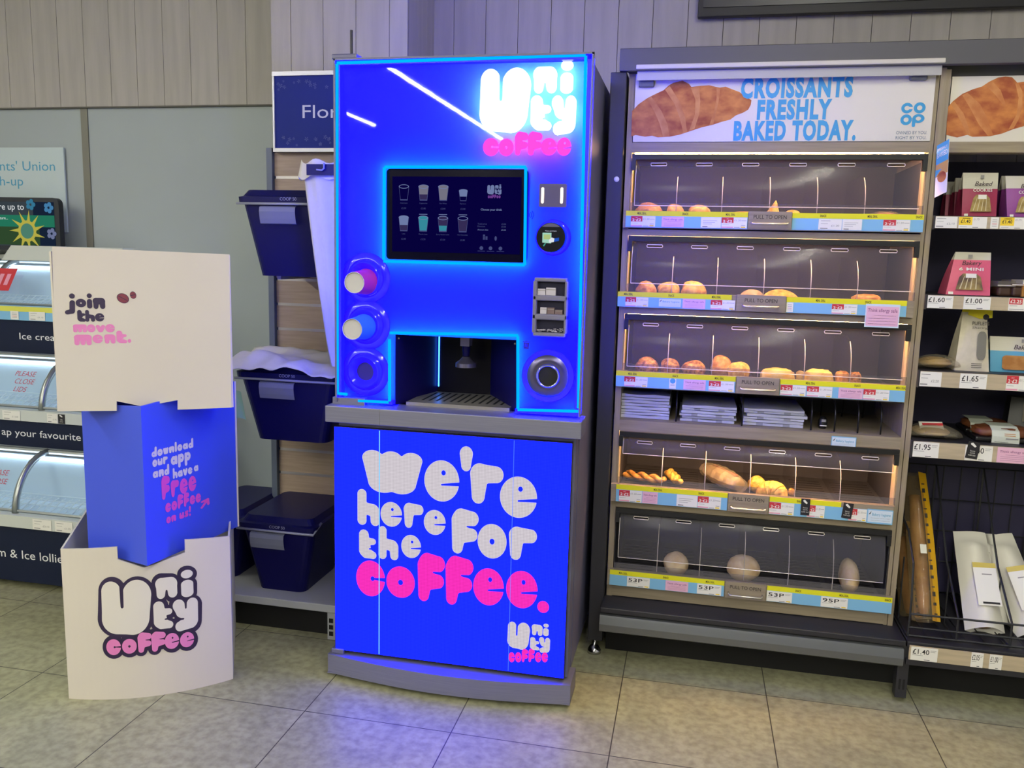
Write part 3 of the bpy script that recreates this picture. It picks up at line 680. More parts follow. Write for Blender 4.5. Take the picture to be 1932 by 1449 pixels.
for x, y, rx, ry, rot in ((934, 494, 48, 36, -.5), (1011, 470, 24, 28, .2)):
    q = PT.px(ox+x/s, oy+y/s); e = abs(PT.px(ox+(x+rx)/s, oy+y/s)[0]-q[0]); e2 = abs(PT.px(ox+x/s, oy+(y+ry)/s)[1]-q[1])
    ellipse(PT, q[0], q[1], e, e2, rot, .001, plum); ellipse(PT, q[0], q[1], e*.9, e2*.9, rot, .0014, brown)
    b.poly(PT, [(q[0]-e*.8*math.cos(rot), q[1]-e*.8*math.sin(rot)+.001), (q[0]+e*.8*math.cos(rot), q[1]+e*.8*math.sin(rot)+.001), (q[0]+e*.8*math.cos(rot), q[1]+e*.8*math.sin(rot)-.001), (q[0]-e*.8*math.cos(rot), q[1]-e*.8*math.sin(rot)-.001)], .0018, plum)
b.build('printed_lettering', tb_)
# ------------------------------------------------------------------ coffee machine
Yd = 2.585
def m(x, y, Y=Yd): return at(x, y, Y)
xl, xr = -1.140, -.330
zt_, zb_ = 2.05, .962
cm = thing('coffee_machine', (-.735, 2.85, 0), 'tall blue glowing self-service coffee machine with Unity coffee logo and touchscreen', 'coffee machine')
body_m = mat('machine_steel_blue_lit', '6c6c8e', .42, metal=.3)  # blue glare on the body is put into its base colour
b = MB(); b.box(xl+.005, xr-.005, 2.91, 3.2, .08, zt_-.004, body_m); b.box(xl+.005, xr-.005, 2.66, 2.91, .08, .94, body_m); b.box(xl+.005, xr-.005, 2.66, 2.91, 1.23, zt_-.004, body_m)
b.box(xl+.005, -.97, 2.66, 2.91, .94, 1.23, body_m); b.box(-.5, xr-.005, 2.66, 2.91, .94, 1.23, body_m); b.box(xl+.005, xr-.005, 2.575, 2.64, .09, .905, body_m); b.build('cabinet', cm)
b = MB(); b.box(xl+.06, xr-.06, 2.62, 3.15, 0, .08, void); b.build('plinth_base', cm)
# bowed steel kick plate
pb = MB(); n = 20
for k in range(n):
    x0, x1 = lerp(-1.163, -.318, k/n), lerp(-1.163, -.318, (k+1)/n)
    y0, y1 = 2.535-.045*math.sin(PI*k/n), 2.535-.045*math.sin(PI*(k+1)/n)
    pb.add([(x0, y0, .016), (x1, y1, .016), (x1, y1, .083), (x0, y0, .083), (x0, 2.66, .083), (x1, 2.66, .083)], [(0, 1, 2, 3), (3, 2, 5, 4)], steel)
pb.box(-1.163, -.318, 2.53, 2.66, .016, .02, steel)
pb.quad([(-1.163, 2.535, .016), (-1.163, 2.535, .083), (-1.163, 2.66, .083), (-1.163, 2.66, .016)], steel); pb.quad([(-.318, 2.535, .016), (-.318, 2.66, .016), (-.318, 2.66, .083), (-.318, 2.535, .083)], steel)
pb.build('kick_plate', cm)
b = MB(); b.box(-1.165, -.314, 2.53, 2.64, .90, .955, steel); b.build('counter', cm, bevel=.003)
b = MB(); sx = at(716, 790, 2.53).x; b.box(sx-.0008, sx+.0008, 2.529, 2.531, .901, .954, mat('seam', '6f6f78', .5)); b.build('counter_seam', cm)
# illuminated door
acry = mat('door_blue_acrylic', (.01, .018, .6), .12, emit=(.015, .0, 1), es=1.1, spec=.5)
sheet = mat('door_blue_diffuser', (.003, .006, .5), .02, emit=(.006, .0, 1), es=1.5, spec=.18)
def add_translucency(mm, col, f):
    nt = mm.node_tree; o = [n for n in nt.nodes if n.type == 'OUTPUT_MATERIAL'][0]; p_ = nt.nodes['Principled BSDF']; t_ = nt.nodes.new('ShaderNodeBsdfTranslucent'); t_.inputs[0].default_value = (*col, 1)
    a_ = nt.nodes.new('ShaderNodeAddShader'); nt.links.new(p_.outputs[0], a_.inputs[0]); nt.links.new(t_.outputs[0], a_.inputs[1]); nt.links.new(a_.outputs[0], o.inputs[0])
add_translucency(sheet, (.35, .42, 1), .5)
edge_glow = mat('door_edge_blue', (.01, .01, .5), .3, emit=(.0004, .0003, 1), es=28.0)  # edge glow strengthened to wash blue over the bins and wall
halo = glow('led_cyan', (0, .5, 1.6), 1.0); hidden_led = glow('led_behind', (0, .8, 1.2), 5); logo_led = glow('led_behind_logo', (.25, .9, 1.2), 26)
bx0, bx1, bz = m(742, 640).x, m(976, 655).x, m(850, 637).z
Yp = 2.605; b = MB()
for x0, x1, z0, z1 in ((xl+.012, bx0, zb_+.012, zt_-.012), (bx1, xr-.012, zb_+.012, zt_-.012), (bx0, bx1, bz, zt_-.012)):
    b.quad([(x0, Yp, z0), (x1, Yp, z0), (x1, Yp, z1), (x0, Yp, z1)], sheet)
b.build('door_panel', cm)
edge_r = mat('door_edge_blue_right', (.01, .01, .5), .3, emit=(.0003, .0002, 1), es=60.0)  # right edge glows harder, added to tint the bakery side blue
b = MB(); b.box(xr-.013, xr, 2.578, 2.635, zb_, zt_, edge_r); b.box(bx1, xr-.013, 2.578, 2.635, zb_, zb_+.013, edge_r); b.build('door_edge', cm)
b = MB()
for x0, x1, z0, z1 in ((xl, xl+.013, zb_, zt_), (xl, xr, zt_-.013, zt_), (xl, bx0-.0, zb_, zb_+.013)):
    b.box(x0, x1, 2.578, 2.635, z0, z1, edge_glow)
b.build('door_edge', cm)
b = MB()
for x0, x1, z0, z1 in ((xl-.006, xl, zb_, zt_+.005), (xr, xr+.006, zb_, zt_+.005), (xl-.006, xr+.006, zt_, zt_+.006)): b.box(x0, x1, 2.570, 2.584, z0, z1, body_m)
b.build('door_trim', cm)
b = MB(); b.box(bx1, xr-.004, 2.632, 2.636, zb_, zt_-.004, void); b.box(xl+.004, bx0, 2.632, 2.636, zb_, zt_-.004, void); b.box(bx0, bx1, 2.632, 2.636, bz, zt_-.004, void); b.build('backlight_blocker', cm)  # unseen dark plate added to stop the backlight bouncing off the cabinet
def led(pts, name='led_strip'):
    b = MB(); b.tube([at(x, y, 2.577) for x, y in pts], .0048, halo, 6); b.build(name, cm, smooth=True)
    b = MB(); b.tube([at(x, y, Yp)+Vector((0, .02, 0)) for x, y in pts], .003, hidden_led, 4); b.build('backlight', cm)
led([(637, 741), (636, 400), (636, 121)]); led([(636, 119), (860, 112), (1105, 104)]); led([(1105, 106), (1098, 440), (1091, 770)])
led([(637, 742), (655, 744)]); led([(676, 756), (733, 759)]); led([(735, 757), (735, 640)]); led([(736, 628), (860, 630), (977, 633)])
led([(977, 634), (977, 771)]); led([(977, 773), (1091, 776)])
led([(724, 490), (725, 316)]); led([(726, 315), (992, 315)]); led([(724, 493), (990, 500)]); led([(992, 316), (990, 500)])
b = MB(); b.tube([(xl+.02, 2.8, zt_+.012), (xr-.02, 2.8, zt_+.012)], .007, glow('added_wall_wash_blue', (.008, .012, 1), 105), 8); b.build('added_blue_strip', cm)  # added strip, out of view, washes the boards behind with blue
# hinge block, cap, antenna
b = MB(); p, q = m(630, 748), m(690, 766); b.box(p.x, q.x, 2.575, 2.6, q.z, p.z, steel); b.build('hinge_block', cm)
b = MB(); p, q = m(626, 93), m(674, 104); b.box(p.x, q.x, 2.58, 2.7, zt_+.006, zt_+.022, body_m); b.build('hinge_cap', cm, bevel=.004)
b = MB(); p = at(663, 57, 2.9); b.tube([(p.x, 2.9, zt_-.004), (p.x, 2.9, p.z)], .005, rail_m, 8); b.build('antenna', cm)
# lit logo
lw = glow('logo_white', (.85, 1, 1), 2.2); lp = glow('logo_pink', (1.0, .07, .68), 1.15)
F = Pl((0, Yp-.001, 0)); s, ox, oy = 3.331, 600, 60
def box_of(F, q):
    x0, y0, x1, y1 = q; cx, cy = ox+(x0+x1)/2/s, oy+(y0+y1)/2/s
    return F.px(ox+x0/s, cy)[0], F.px(ox+x1/s, cy)[0], F.px(cx, oy+y1/s)[1], F.px(cx, oy+y0/s)[1]
lg = MB()
for ch, q in zip('Unity', ((1018, 228, 1337, 637), (1353, 220, 1503, 388), (1525, 180, 1605, 390), (1337, 400, 1470, 622), (1468, 400, 1622, 650))): lg.glyph(F.p, ch, *box_of(F, q), lw, 0, depth=.003)
lgo = lg.build('lit_logo', cm)
lg = MB()
for ch, q in zip('coffee', ((1038, 668, 1137, 782), (1137, 672, 1230, 782), (1237, 627, 1322, 778), (1318, 627, 1410, 778), (1402, 668, 1502, 778), (1502, 665, 1592, 780))): lg.glyph(F.p, ch, *box_of(F, q), lp, 0, depth=.003)
lg.build('lit_lettering', cm)
for pts, mm in (([(930, 150), (925, 230), (985, 232), (985, 140)], logo_led), ([(1015, 165), (1020, 140), (1045, 165)], logo_led), ([(1070, 125), (1070, 170)], logo_led), ([(1015, 195), (1025, 235)], logo_led), ([(1050, 195), (1080, 200), (1060, 245)], logo_led), ([(922, 277), (1068, 275)], glow('led_behind_pink', (1, 0, .6), 14))):
    b = MB(); b.tube([at(x, y, Yp)+Vector((0, .024, 0)) for x, y in pts], .006, mm, 4); b.build('logo_backlight', cm)
# touchscreen
p, q = m(729, 319), m(990, 494); Ys_ = 2.592; F = Fr((p.x, Ys_, q.z)); w, h = q.x-p.x, p.z-q.z
b = MB(); b.prism(F, rrect(-.002, w+.002, -.003, h+.002, .012), -.02, 0, mat('bezel_black', '06051c', .15, spec=.2)); bez = b.build('touchscreen', cm)
sw = glow('ui_white', '8e9fd6', .55); sdim = glow('ui_dim', '6a74b8', .4); scream = glow('ui_cream', '9c9ab0', .5); steal = glow('ui_teal', '3f9fb4', .7); sbrown = glow('ui_brown', '4a3f74', .5); sbl = glow('ui_ground', '0d0452', .5)
b = MB(); b.rect(F, .018, w-.018, .022, h-.022, .0006, sbl)
names = [['Americano', 'Cappuccino', 'Flat White', 'Espresso'], ['Latte', 'Matcha Latte', 'Dirty Matcha Latte', 'Hot Chocolate']]
prices = [['£2.30', '£2.80', '£2.80', '£2.00'], ['£2.80', '£3.20', '£3.20', '£2.80']]
fills = [[(sbl, sbl), (scream, sbrown), (scream, scream), (sw, sbl)], [(sw, sbrown), (steal, steal), (sbrown, steal), (sbrown, sbrown)]]
for r_ in range(2):
    for c_ in range(4):
        u = w*(.125+.143*c_); base = h*(.655-.345*r_); hh = h*.155*(.72 if (r_, c_) == (0, 3) else 1); wt, wb = w*.037, w*.027
        if (r_, c_) == (0, 3): wt *= .85; wb *= .8
        top, bot = fills[r_][c_]
        b.poly(F, [(u-wb, base), (u+wb, base), (u+wt, base+hh), (u-wt, base+hh)], .001, sdim)
        k = .45; wm = lerp(wb, wt, k)
        b.poly(F, [(u-wb*.9, base+hh*.08), (u+wb*.9, base+hh*.08), (u+wm*.92, base+hh*k), (u-wm*.92, base+hh*k)], .0014, bot)
        b.poly(F, [(u-wm*.92, base+hh*k), (u+wm*.92, base+hh*k), (u+wt*.93, base+hh*.97), (u-wt*.93, base+hh*.97)], .0014, top)
        ellipse(F, u, base+hh, wt, wt*.38, 0, .0018, sw); ellipse(F, u, base+hh, wt*.85, wt*.28, 0, .002, sbl if (r_, c_) in ((0, 0), (1, 3)) else top)
        b.text(F, names[r_][c_], u, base-h*.035, h*.014, sdim, align='c', c=.002); b.text(F, prices[r_][c_], u, base-h*.095, h*.018, sdim, align='c', c=.002)
        if r_ == 1 and c_ > 0: b.rect(F, u-w*.03, u+w*.03, base+hh+h*.035, base+hh+h*.042, .002, sw)
s, ox, oy = 6.9, 720, 310
F2 = Pl((0, Ys_-.002, 0))
def small_logo(b, U, coffee, mw, mp, F, c=.0):
    for ch, q in zip('Unity', U): b.glyph(F.p, ch, *box_of(F, q), mw, c)
    x0, y0, x1, y1 = coffee; wd_ = (x1-x0)/6
    for k, ch in enumerate('coffee'): b.glyph(F.p, ch, *box_of(F, (x0+wd_*k+1, y0+((y1-y0)*.25 if ch != 'f' else 0), x0+wd_*(k+1)-1, y1)), mp, c)
small_logo(b, ((1375, 268, 1470, 392), (1478, 272, 1522, 318), (1530, 262, 1558, 318), (1474, 325, 1515, 385), (1512, 325, 1560, 395)), (1382, 392, 1550, 442), sw, glow('ui_pink', '8a4fb4', .6), F2)
b.text(F, 'Choose your drink', w*.755, h*.555, h*.022, sw, align='c', c=.002, fat=.0003)
for u, v, t_ in ((.66, .4, 'Total price'), (.66, .372, 'Discount'), (.66, .335, 'Amount due')): b.text(F, t_, w*u, h*v, h*.017, sw if v < .35 else sdim, c=.002)
for v in (.4, .372, .335): b.text(F, '£0.00', w*.86, h*v, h*.017, sw if v < .35 else sdim, align='r', c=.002)
for k in range(5): b.rect(F, w*.7+(k % 2)*w*.018, w*.714+(k % 2)*w*.018, h*.235+h*.02*(k//2), h*.25+h*.02*(k//2), .002, sdim)
ellipse(F, w*.79, h*.25, w*.008, h*.025, 0, .002, sdim)
for k, u in enumerate((.69, .755, .825)): b.disc(F, w*u, h*.14, .006, .002, sdim, 12); b.rect(F, w*u-.012, w*u+.012, h*.105, h*.11, .002, sdim)
b.build('display', bez)
# scanner window with two lamp bars
p, q = m(1017, 346), m(1068, 391); F = Fr((p.x, Yp-.002, q.z)); w, h = q.x-p.x, p.z-q.z
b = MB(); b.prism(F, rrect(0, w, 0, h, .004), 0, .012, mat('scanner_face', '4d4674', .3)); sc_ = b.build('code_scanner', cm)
for u in (.13, .82):
    b = MB(); b.prism(F, [(w*u+x, h*.5+y) for x, y in rrect(-.004, .004, -h*.34, h*.34, .0039)], .012, .0135, glow('scanner_lamp', 'ffe9c0', 3)); b.build('lamp_bar', sc_)
# round payment terminal
p = m(1039, 448); F = Fr((p.x, Yp-.001, p.z))
b = MB(); b.lathe(F, .005, 0, [(.056, 0), (.052, .014), (.047, .016)], acry, 40, cap1=False); b.build('terminal_ring', cm, smooth=True)
b = MB(); b.lathe(F, 0, 0, [(.045, .0), (.045, .018)], mat('terminal_black', '0a0c1a', .2), 40, cap1=True); tm_ = b.build('payment_terminal', cm)
b = MB(); c = .0186
b.poly(F, [(.043*math.cos(a), .043*math.sin(a)) for a in np.linspace(math.radians(48), math.radians(132), 12)], c, glow('terminal_grey', '7f7a92', .6))
b.poly(F, [(-.026, -.016), (.002, -.018), (.002, .014), (-.026, .014)], c, glow('terminal_mint', 'a8dcc8', .9)); b.rect(F, -.022, -.001, -.006, .009, c+.0004, glow('terminal_card', 'bfd48c', .8))
b.poly(F, [(-.004, -.016), (.01, -.014), (.012, -.003), (.003, .0), (-.006, -.008)], c+.0008, glow('terminal_hand', 'e8eef4', .9)); b.poly(F, [(.011, -.013), (.026, -.01), (.026, .0), (.011, -.003)], c+.0008, glow('terminal_sleeve', '2458c8', .8))
b.poly(F, [(-.024, -.026), (-.018, -.018), (-.014, -.018), (-.02, -.028)], c, glow('terminal_mint2', '4fae9a', .8))
b.text(F, 'Place card here', 0, .018, .004, glow('terminal_text', 'e8ecff', .8), align='c', c=c); b.build('display', tm_)
# condiment holder
p, q = m(1006, 523), m(1069, 637); F = Fr((p.x, Yp, q.z)); w, h = q.x-p.x, p.z-q.z
holes = [(h*.70, h*.93), (h*.385, h*.61), (h*.07, h*.285)]
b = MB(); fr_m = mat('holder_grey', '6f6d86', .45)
b.fbox(F, 0, w*.12, 0.01, h-.01, 0, .022, fr_m); b.fbox(F, w*.9, w, 0.01, h-.01, 0, .022, fr_m)
prev = 0
for k, (z0, z1) in enumerate(reversed(holes)): b.fbox(F, 0.004 if k == 0 else 0, w-.004 if k == 0 else w, prev, z0, 0, .022, fr_m); prev = z1
b.fbox(F, .004, w-.004, prev, h, 0, .022, fr_m); b.build('condiment_holder', cm, bevel=.004)
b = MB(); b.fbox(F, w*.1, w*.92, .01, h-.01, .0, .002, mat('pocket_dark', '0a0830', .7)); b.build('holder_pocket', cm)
sp = mat('sachet_paper', 'b9b4c6', .6); sp2 = mat('sachet_brown', '6d5a62', .6)
def sachet(u0, u1, k, mm, label, dz=0, hh=.02):
    z0 = holes[k][0]+dz; b = MB(); b.fbox(F, w*u0, w*u1, z0+.0002, z0+hh, .006, .0155, mm); b.fbox(F, w*u0+.001, w*u1-.001, z0+hh*.7, z0+hh*.8, .0155, .016, grey_ink)
    tag(b.build('sachet', None, bevel=.002), label, 'sachet', 'sachets in the condiment holder')
sachet(.13, .35, 0, sp, 'white sachet at the left of the top pocket of the condiment holder'); sachet(.37, .64, 0, sp, 'wide white sachet in the middle of the top condiment pocket', hh=.024)
sachet(.22, .4, 1, sp, 'white sachet at the left of the middle pocket of the condiment holder'); sachet(.42, .62, 1, sp2, 'brown sachet between two others in the middle condiment pocket'); sachet(.64, .85, 1, sp2, 'brown sachet at the right of the middle condiment pocket', hh=.014)
b = MB(); rnd = random.Random(3)
for k in range(60):
    x = lerp(w*.14, w*.88, rnd.random()); z = holes[2][0]+.002+rnd.random()*.008*(.6+x/w); a = rnd.random()*PI; d = .004
    b.tube([F.p(x-d*math.cos(a), z, .008+rnd.random()*.006), F.p(x+d*math.cos(a), z+d*.4*math.sin(a), .008+rnd.random()*.006)], .0008, sp, 4)
tag(b.build('stirrers'), 'jumble of small pale stirrers in the bottom pocket of the condiment holder', 'stirrers', kind='stuff')
# waste hole
p = m(1032, 711); F = Fr((p.x, Yp, p.z))
b = MB(); b.lathe(F, 0, 0, [(.085, 0), (.083, .004), (.068, .004)], acry, 48); b.build('waste_surround', cm)
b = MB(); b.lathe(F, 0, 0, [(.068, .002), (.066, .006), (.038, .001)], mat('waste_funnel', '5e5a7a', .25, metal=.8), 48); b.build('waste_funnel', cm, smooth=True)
b = MB(); b.lathe(F, 0, 0, [(.038, 0), (.036, .008), (.032, .008), (.031, 0)], chrome, 48); b.build('waste_rim', cm, smooth=True)
b = MB(); b.disc(F, 0, 0, .032, .002, void, 40); b.build('waste_hole', cm)
p = m(991, 652); F = Fr((p.x, Yp-.001, p.z)); navyp = mat('panel_icon', (.01, .0, .25), .5)
b = MB(); b.poly(F, [(-.008, -.012), (.008, -.012), (.009, .008), (-.009, .008)], .0, navyp); b.rect(F, -.012, .012, .009, .0115, 0, navyp); b.rect(F, -.004, .004, .012, .014, 0, navyp)
for u in (-.004, 0, .004): b.rect(F, u-.0008, u+.0008, -.008, .005, .0005, acry)
b.build('waste_icon', cm)
p = m(997, 405); F = Fr((p.x, Yp-.001, p.z)); b = MB()
for r_ in (.008, .014, .02): b.tube([F.p(r_*math.cos(a)-.008, r_*math.sin(a), .0005) for a in np.linspace(-.7, .7, 8)], .0011, navyp, 4)
b.build('contactless_icon', cm)
# cup dispensers
for k, (x, y) in enumerate(((687, 525), (687, 614), (686, 702))):
    p = m(x, y); F = Fr((p.x, Yp-.0005, p.z)); b = MB(); R = .083
    b.lathe(F, 0, 0, [(R, 0), (R-.002, .006), (R-.02, .008)], acry, 48)
    b.lathe(F, 0, 0, [(R-.02, .008), (R-.022, .002), (.058, .0015), (.056, .022), (.05, .026)], acry, 48)
    b.lathe(F, 0, 0, [(.05, .026), (.047, .022), (.032, .012), (.03, .0)], acry, 48); b.disc(F, 0, 0, .031, .002, navyp, 32)
    b.build('cup_dispenser', cm, smooth=True, bevel=0)
cup_white = mat('cup_base_paper', 'c2bfc6', .6)
def cup(x, y, col, label):
    p = m(x, y); t = thing('paper_cup', (p.x, Yp, p.z), label, 'paper cup', 'paper cups in the dispensers'); F = Fr((p.x, Yp, p.z)); cmx = mat('cup_'+col, col, .5)
    L_ = .115
    b = MB(); b.lathe(F, 0, 0, [(.043, .004), (.0435, .008), (.040, .03), (.0335, L_)], cmx, 40); b.build('sleeve', t, smooth=True)
    b = MB(); b.lathe(F, 0, 0, [(.0335, L_), (.0325, L_+.001), (.0315, L_), (.0312, L_-.005)], cup_white, 40, cap1=True); b.build('base', t)
    b = MB(); b.tube([F.p(.0435*math.cos(a), .0435*math.sin(a), .006) for a in np.linspace(0, 2*PI, 33)], .002, cup_white, 6, caps=False); b.build('rim', t, smooth=True)
cup(690, 532, 'c8328c', 'pink paper cup sticking out of the top cup dispenser'); cup(686, 617, '3a7fe0', 'blue paper cup sticking out of the middle cup dispenser')
# brewing bay
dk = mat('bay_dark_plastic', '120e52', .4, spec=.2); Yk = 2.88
xa, xb = at(826, 690, Yk).x, at(926, 690, Yk).x
b = MB()
b.quad([(bx0, Yp, .957), (xa, Yk, .957), (xa, Yk, bz), (bx0, Yp, bz)], dk); b.build('bay_side', cm)
b = MB(); b.quad([(bx1, Yp, .957), (bx1, Yp, bz), (xb, Yk, bz), (xb, Yk, .957)], dk); b.build('bay_side', cm)
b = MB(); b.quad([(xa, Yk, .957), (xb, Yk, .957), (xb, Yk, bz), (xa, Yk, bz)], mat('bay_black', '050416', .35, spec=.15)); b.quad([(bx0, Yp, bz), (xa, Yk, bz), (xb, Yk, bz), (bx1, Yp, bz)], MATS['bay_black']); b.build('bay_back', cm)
b = MB()
pp = at(828, 695, Yk-.004); b.tube([(pp.x, Yk-.004, .985), (pp.x, Yk-.004, bz-.02)], .0022, glow('bay_lamp', (.03, .2, 1), 9), 6); b.build('bay_lamp', cm)
b = MB(); b.box(bx0+.03, bx1-.03, 2.63, Yk-.005, .955, .966, mat('tray_steel', 'a5a09a', .35, metal=.6)); tr_ = b.build('drip_tray', cm)
b = MB()
for k in range(12): x = lerp(bx0+.07, bx1-.07, k/11); b.box(x-.004, x+.004, 2.68, Yk-.03, .966, .9665, void)
b.build('drain_slots', tr_)
p = at(880, 640, 2.78); 
b = MB(); b.box(p.x-.016, p.x+.016, 2.76, 2.8, bz-.045, bz+.01, mat('spout_grey', '7a7690', .4)); b.lathe(Fr((p.x, 2.78, bz-.075), (1, 0, 0), (0, 1, 0)), 0, 0, [(.012, -.005), (.014, .03)], dk, 20); b.build('spout', cm)
b = MB(); F = Fr((p.x, 2.78, at(880, 689, 2.78).z), (1, 0, 0), (0, 1, 0)); b.lathe(F, 0, 0, [(.036, -.006), (.036, .008), (.02, .02), (.012, .03)], mat('spout_ring', '77738f', .3, metal=.6), 32, cap0=True); b.build('spout_ring', cm, smooth=False)
for x_ in (bx0+.012, bx1-.012):
    b = MB(); b.disc(Fr((x_, Yp-.001, bz-.012)), 0, 0, .003, 0, chrome, 10); b.build('screw', cm)
# screen board
def led_board_mat(name, col, s):
    if name in MATS: return MATS[name]
    mm = glow(name, col, s); nt = mm.node_tree; L = nt.links; e = [n for n in nt.nodes if n.type == 'EMISSION'][0]
    tc = nt.nodes.new('ShaderNodeTexCoord'); sp_ = nt.nodes.new('ShaderNodeSeparateXYZ'); L.new(tc.outputs['Object'], sp_.inputs[0])
    v = None
    for o_, k in ((0, 2*PI/.0048), (2, 2*PI/.0048)):
        a = nt.nodes.new('ShaderNodeMath'); a.operation = 'MULTIPLY'; a.inputs[1].default_value = k; L.new(sp_.outputs[o_], a.inputs[0])
        sn = nt.nodes.new('ShaderNodeMath'); sn.operation = 'SINE'; L.new(a.outputs[0], sn.inputs[0])
        mu = nt.nodes.new('ShaderNodeMath'); mu.operation = 'MULTIPLY_ADD'; mu.inputs[1].default_value = .13*s; mu.inputs[2].default_value = s if v is None else 0; L.new(sn.outputs[0], mu.inputs[0])
        if v is None: v = mu
        else:
            ad = nt.nodes.new('ShaderNodeMath'); ad.operation = 'ADD'; L.new(v.outputs[0], ad.inputs[0]); L.new(mu.outputs[0], ad.inputs[1]); L.new(ad.outputs[0], e.inputs[1])
    return mm
YL = 2.553
p, q = at(630, 804, YL), at(1064, 1281, YL); F = Fr((p.x, YL, q.z)); w = at(1077, 831, YL).x-p.x; w = max(w, q.x-p.x); h = at(630, 804, YL).z-q.z
lb = led_board_mat('board_blue', (.0016, .004, 1.0), 8); lwht = led_board_mat('board_white', (.62, .57, .62), 1.0); lpk = led_board_mat('board_pink', (.95, .03, .5), 1.0)
b = MB(); b.fbox(F, -.0, w, 0, h, -.02, 0, mat('board_case', '15152a', .5)); scr = b.build('led_board', cm)
b = MB(); b.rect(F, .002, w-.002, .002, h-.002, .0006, lb)
sb = glow('board_seam', (.15, .45, 1), 1.6)
for x_, wd_ in ((716, .0016), (966, .0008)):
    u = at(x_, 1000, YL).x-p.x; b.rect(F, u-wd_, u+wd_, .004, h-.004, .0018, sb if x_ < 800 else glow('board_seam2', (.08, .2, 1), 1.2))
b.build('display', scr)
F2 = Pl((0, YL-.0012, 0)); s, ox, oy = 3.331, 600, 740
b = MB()
def row(t, boxes, mm):
    for ch, q_ in zip(t, boxes): b.glyph(F2.p, ch, *box_of(F2, q_), mm, 0)
row("we're", ((278, 372, 655, 637), (668, 428, 888, 687), (890, 340, 973, 497), (955, 450, 1165, 705), (1143, 530, 1377, 790)), lwht)
row('here', ((248, 612, 388, 837), (393, 690, 528, 845), (538, 697, 662, 855), (665, 740, 802, 897)), lwht)
row('the', ((258, 865, 367, 1045), (380, 845, 505, 1052), (523, 897, 647, 1042)), lwht)
row('for', ((838, 732, 1008, 1018), (1003, 828, 1185, 1045), (1198, 848, 1375, 1058)), lwht)
row('coffee.', ((240, 1058, 420, 1282), (430, 1095, 608, 1292), (625, 1012, 797, 1318), (800, 1030, 975, 1340), (975, 1107, 1168, 1340), (1182, 1123, 1380, 1358), (1378, 1312, 1452, 1387)), lpk)
oy = 1014
small_logo(b, ((1190, 532, 1332, 703), (1342, 548, 1412, 617), (1415, 542, 1450, 620), (1332, 628, 1392, 708), (1388, 628, 1458, 727)), (1196, 700, 1446, 785), lwht, lpk, F2)
b.build('lettering', scr)
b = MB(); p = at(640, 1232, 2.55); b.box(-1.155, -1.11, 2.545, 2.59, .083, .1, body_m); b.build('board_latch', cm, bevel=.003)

# ------------------------------------------------------------------ shelving bay left of the machine
Yw = 3.18
sx0, sx1 = at(523, 600, Yw).x, -1.19
sh = thing('shelving_bay', (-1.5, 3.0, 0), 'pale wood slatted shelving bay with a low grey base shelf, left of the coffee machine', 'shelving')
slat = mat('slat_wood', 'a5917f', .55, var=.1, vscale=5, stretch=(1.5, 20, 22))
groove = mat('slat_groove', 'b9b4b4', .35, metal=.6); up_m = mat('bay_upright', '5a6478', .5)
b = MB(); z = .18; zg = at(560, 575, Yw).z; zlist = []
z = zg-.1015*9
while z < 1.86: zlist.append(z); z += .1015
for z0 in zlist: b.box(sx0, sx1, Yw-.002, Yw+.02, z0+.006, z0+.0965, slat)
b.build('slat_panel', sh)
b = MB()
for z0 in zlist: b.box(sx0+.006, sx1, Yw-.004, Yw-.001, z0-.005, z0+.006, groove); 
b.build('slat_groove', sh)
b = MB(); b.box(sx0-.026, sx0-.002, Yw-.02, Yw+.05, .02, 1.86, up_m); b.build('upright', sh)
b = MB(); zs_ = at(604, 1140, 2.78).z; b.box(-1.96, -1.2, 2.78, 3.2, zs_-.03, zs_, mat('base_shelf_grey', 'a4a6ac', .45)); b.build('base_shelf', sh, bevel=.003)
b = MB(); b.box(-1.285, -1.255, 2.8, 2.9, .0, zs_-.03, MATS['base_shelf_grey'])
for k in range(3): b.box(-1.278, -1.262, 2.798, 2.8, .015+.026*k, .032+.026*k, void)
b.build('shelf_bracket', sh)
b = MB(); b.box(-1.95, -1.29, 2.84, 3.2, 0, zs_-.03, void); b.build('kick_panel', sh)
# wall sign
F = Pl((at(517, 285, 3.15).x, 3.15, at(517, 285, 3.15).z)); w, h = .485, at(517, 138, 3.15).z-at(517, 285, 3.15).z
t = thing('hanging_sign', (F.o.x+.3, 3.15, F.o.z), 'navy Floral sign in a silver frame above the shelving bay', 'sign')
b = MB(); b.fbox(F, .006, w, .006, h-.006, -.02, 0, mat('sign_navy', '1a2878', .55, spec=.15)); fx, fz_ = F.px(571, 223); fx2 = F.px(623, 223)[0]; hh = F.px(571, 198)[1]-fz_
b.text(F, 'Floral', fx, fz_, hh, w=F.px(664, 223)[0]-fx, m= mat('sign_text', 'bfc2dc', .5), c=.001)
pat = mat('sign_pattern', '46528c', .6); rnd = random.Random(5)
for band in (h*.82, h*.1):
    for k in range(26):
        u = .02+rnd.random()*.44; v = band+(rnd.random()-.3)*h*.11; r_ = .004+rnd.random()*.004
        for j in range(5): a = 2*PI*j/5+k; b.poly(F, [(u, v), (u+r_*math.cos(a-.25), v+r_*math.sin(a-.25)), (u+r_*1.2*math.cos(a), v+r_*1.2*math.sin(a)), (u+r_*math.cos(a+.25), v+r_*math.sin(a+.25))], .0008, pat)
b.build('sign_face', t)
b = MB(); fm = mat('sign_frame_silver', 'b4b4c0', .35, metal=.5)
b.fbox(F, 0, w, h-.012, h+.004, -.022, .008, fm); b.fbox(F, 0, w, -.004, .01, -.022, .008, fm); b.fbox(F, 0, .007, 0, h, -.022, .006, fm); b.build('frame', t)
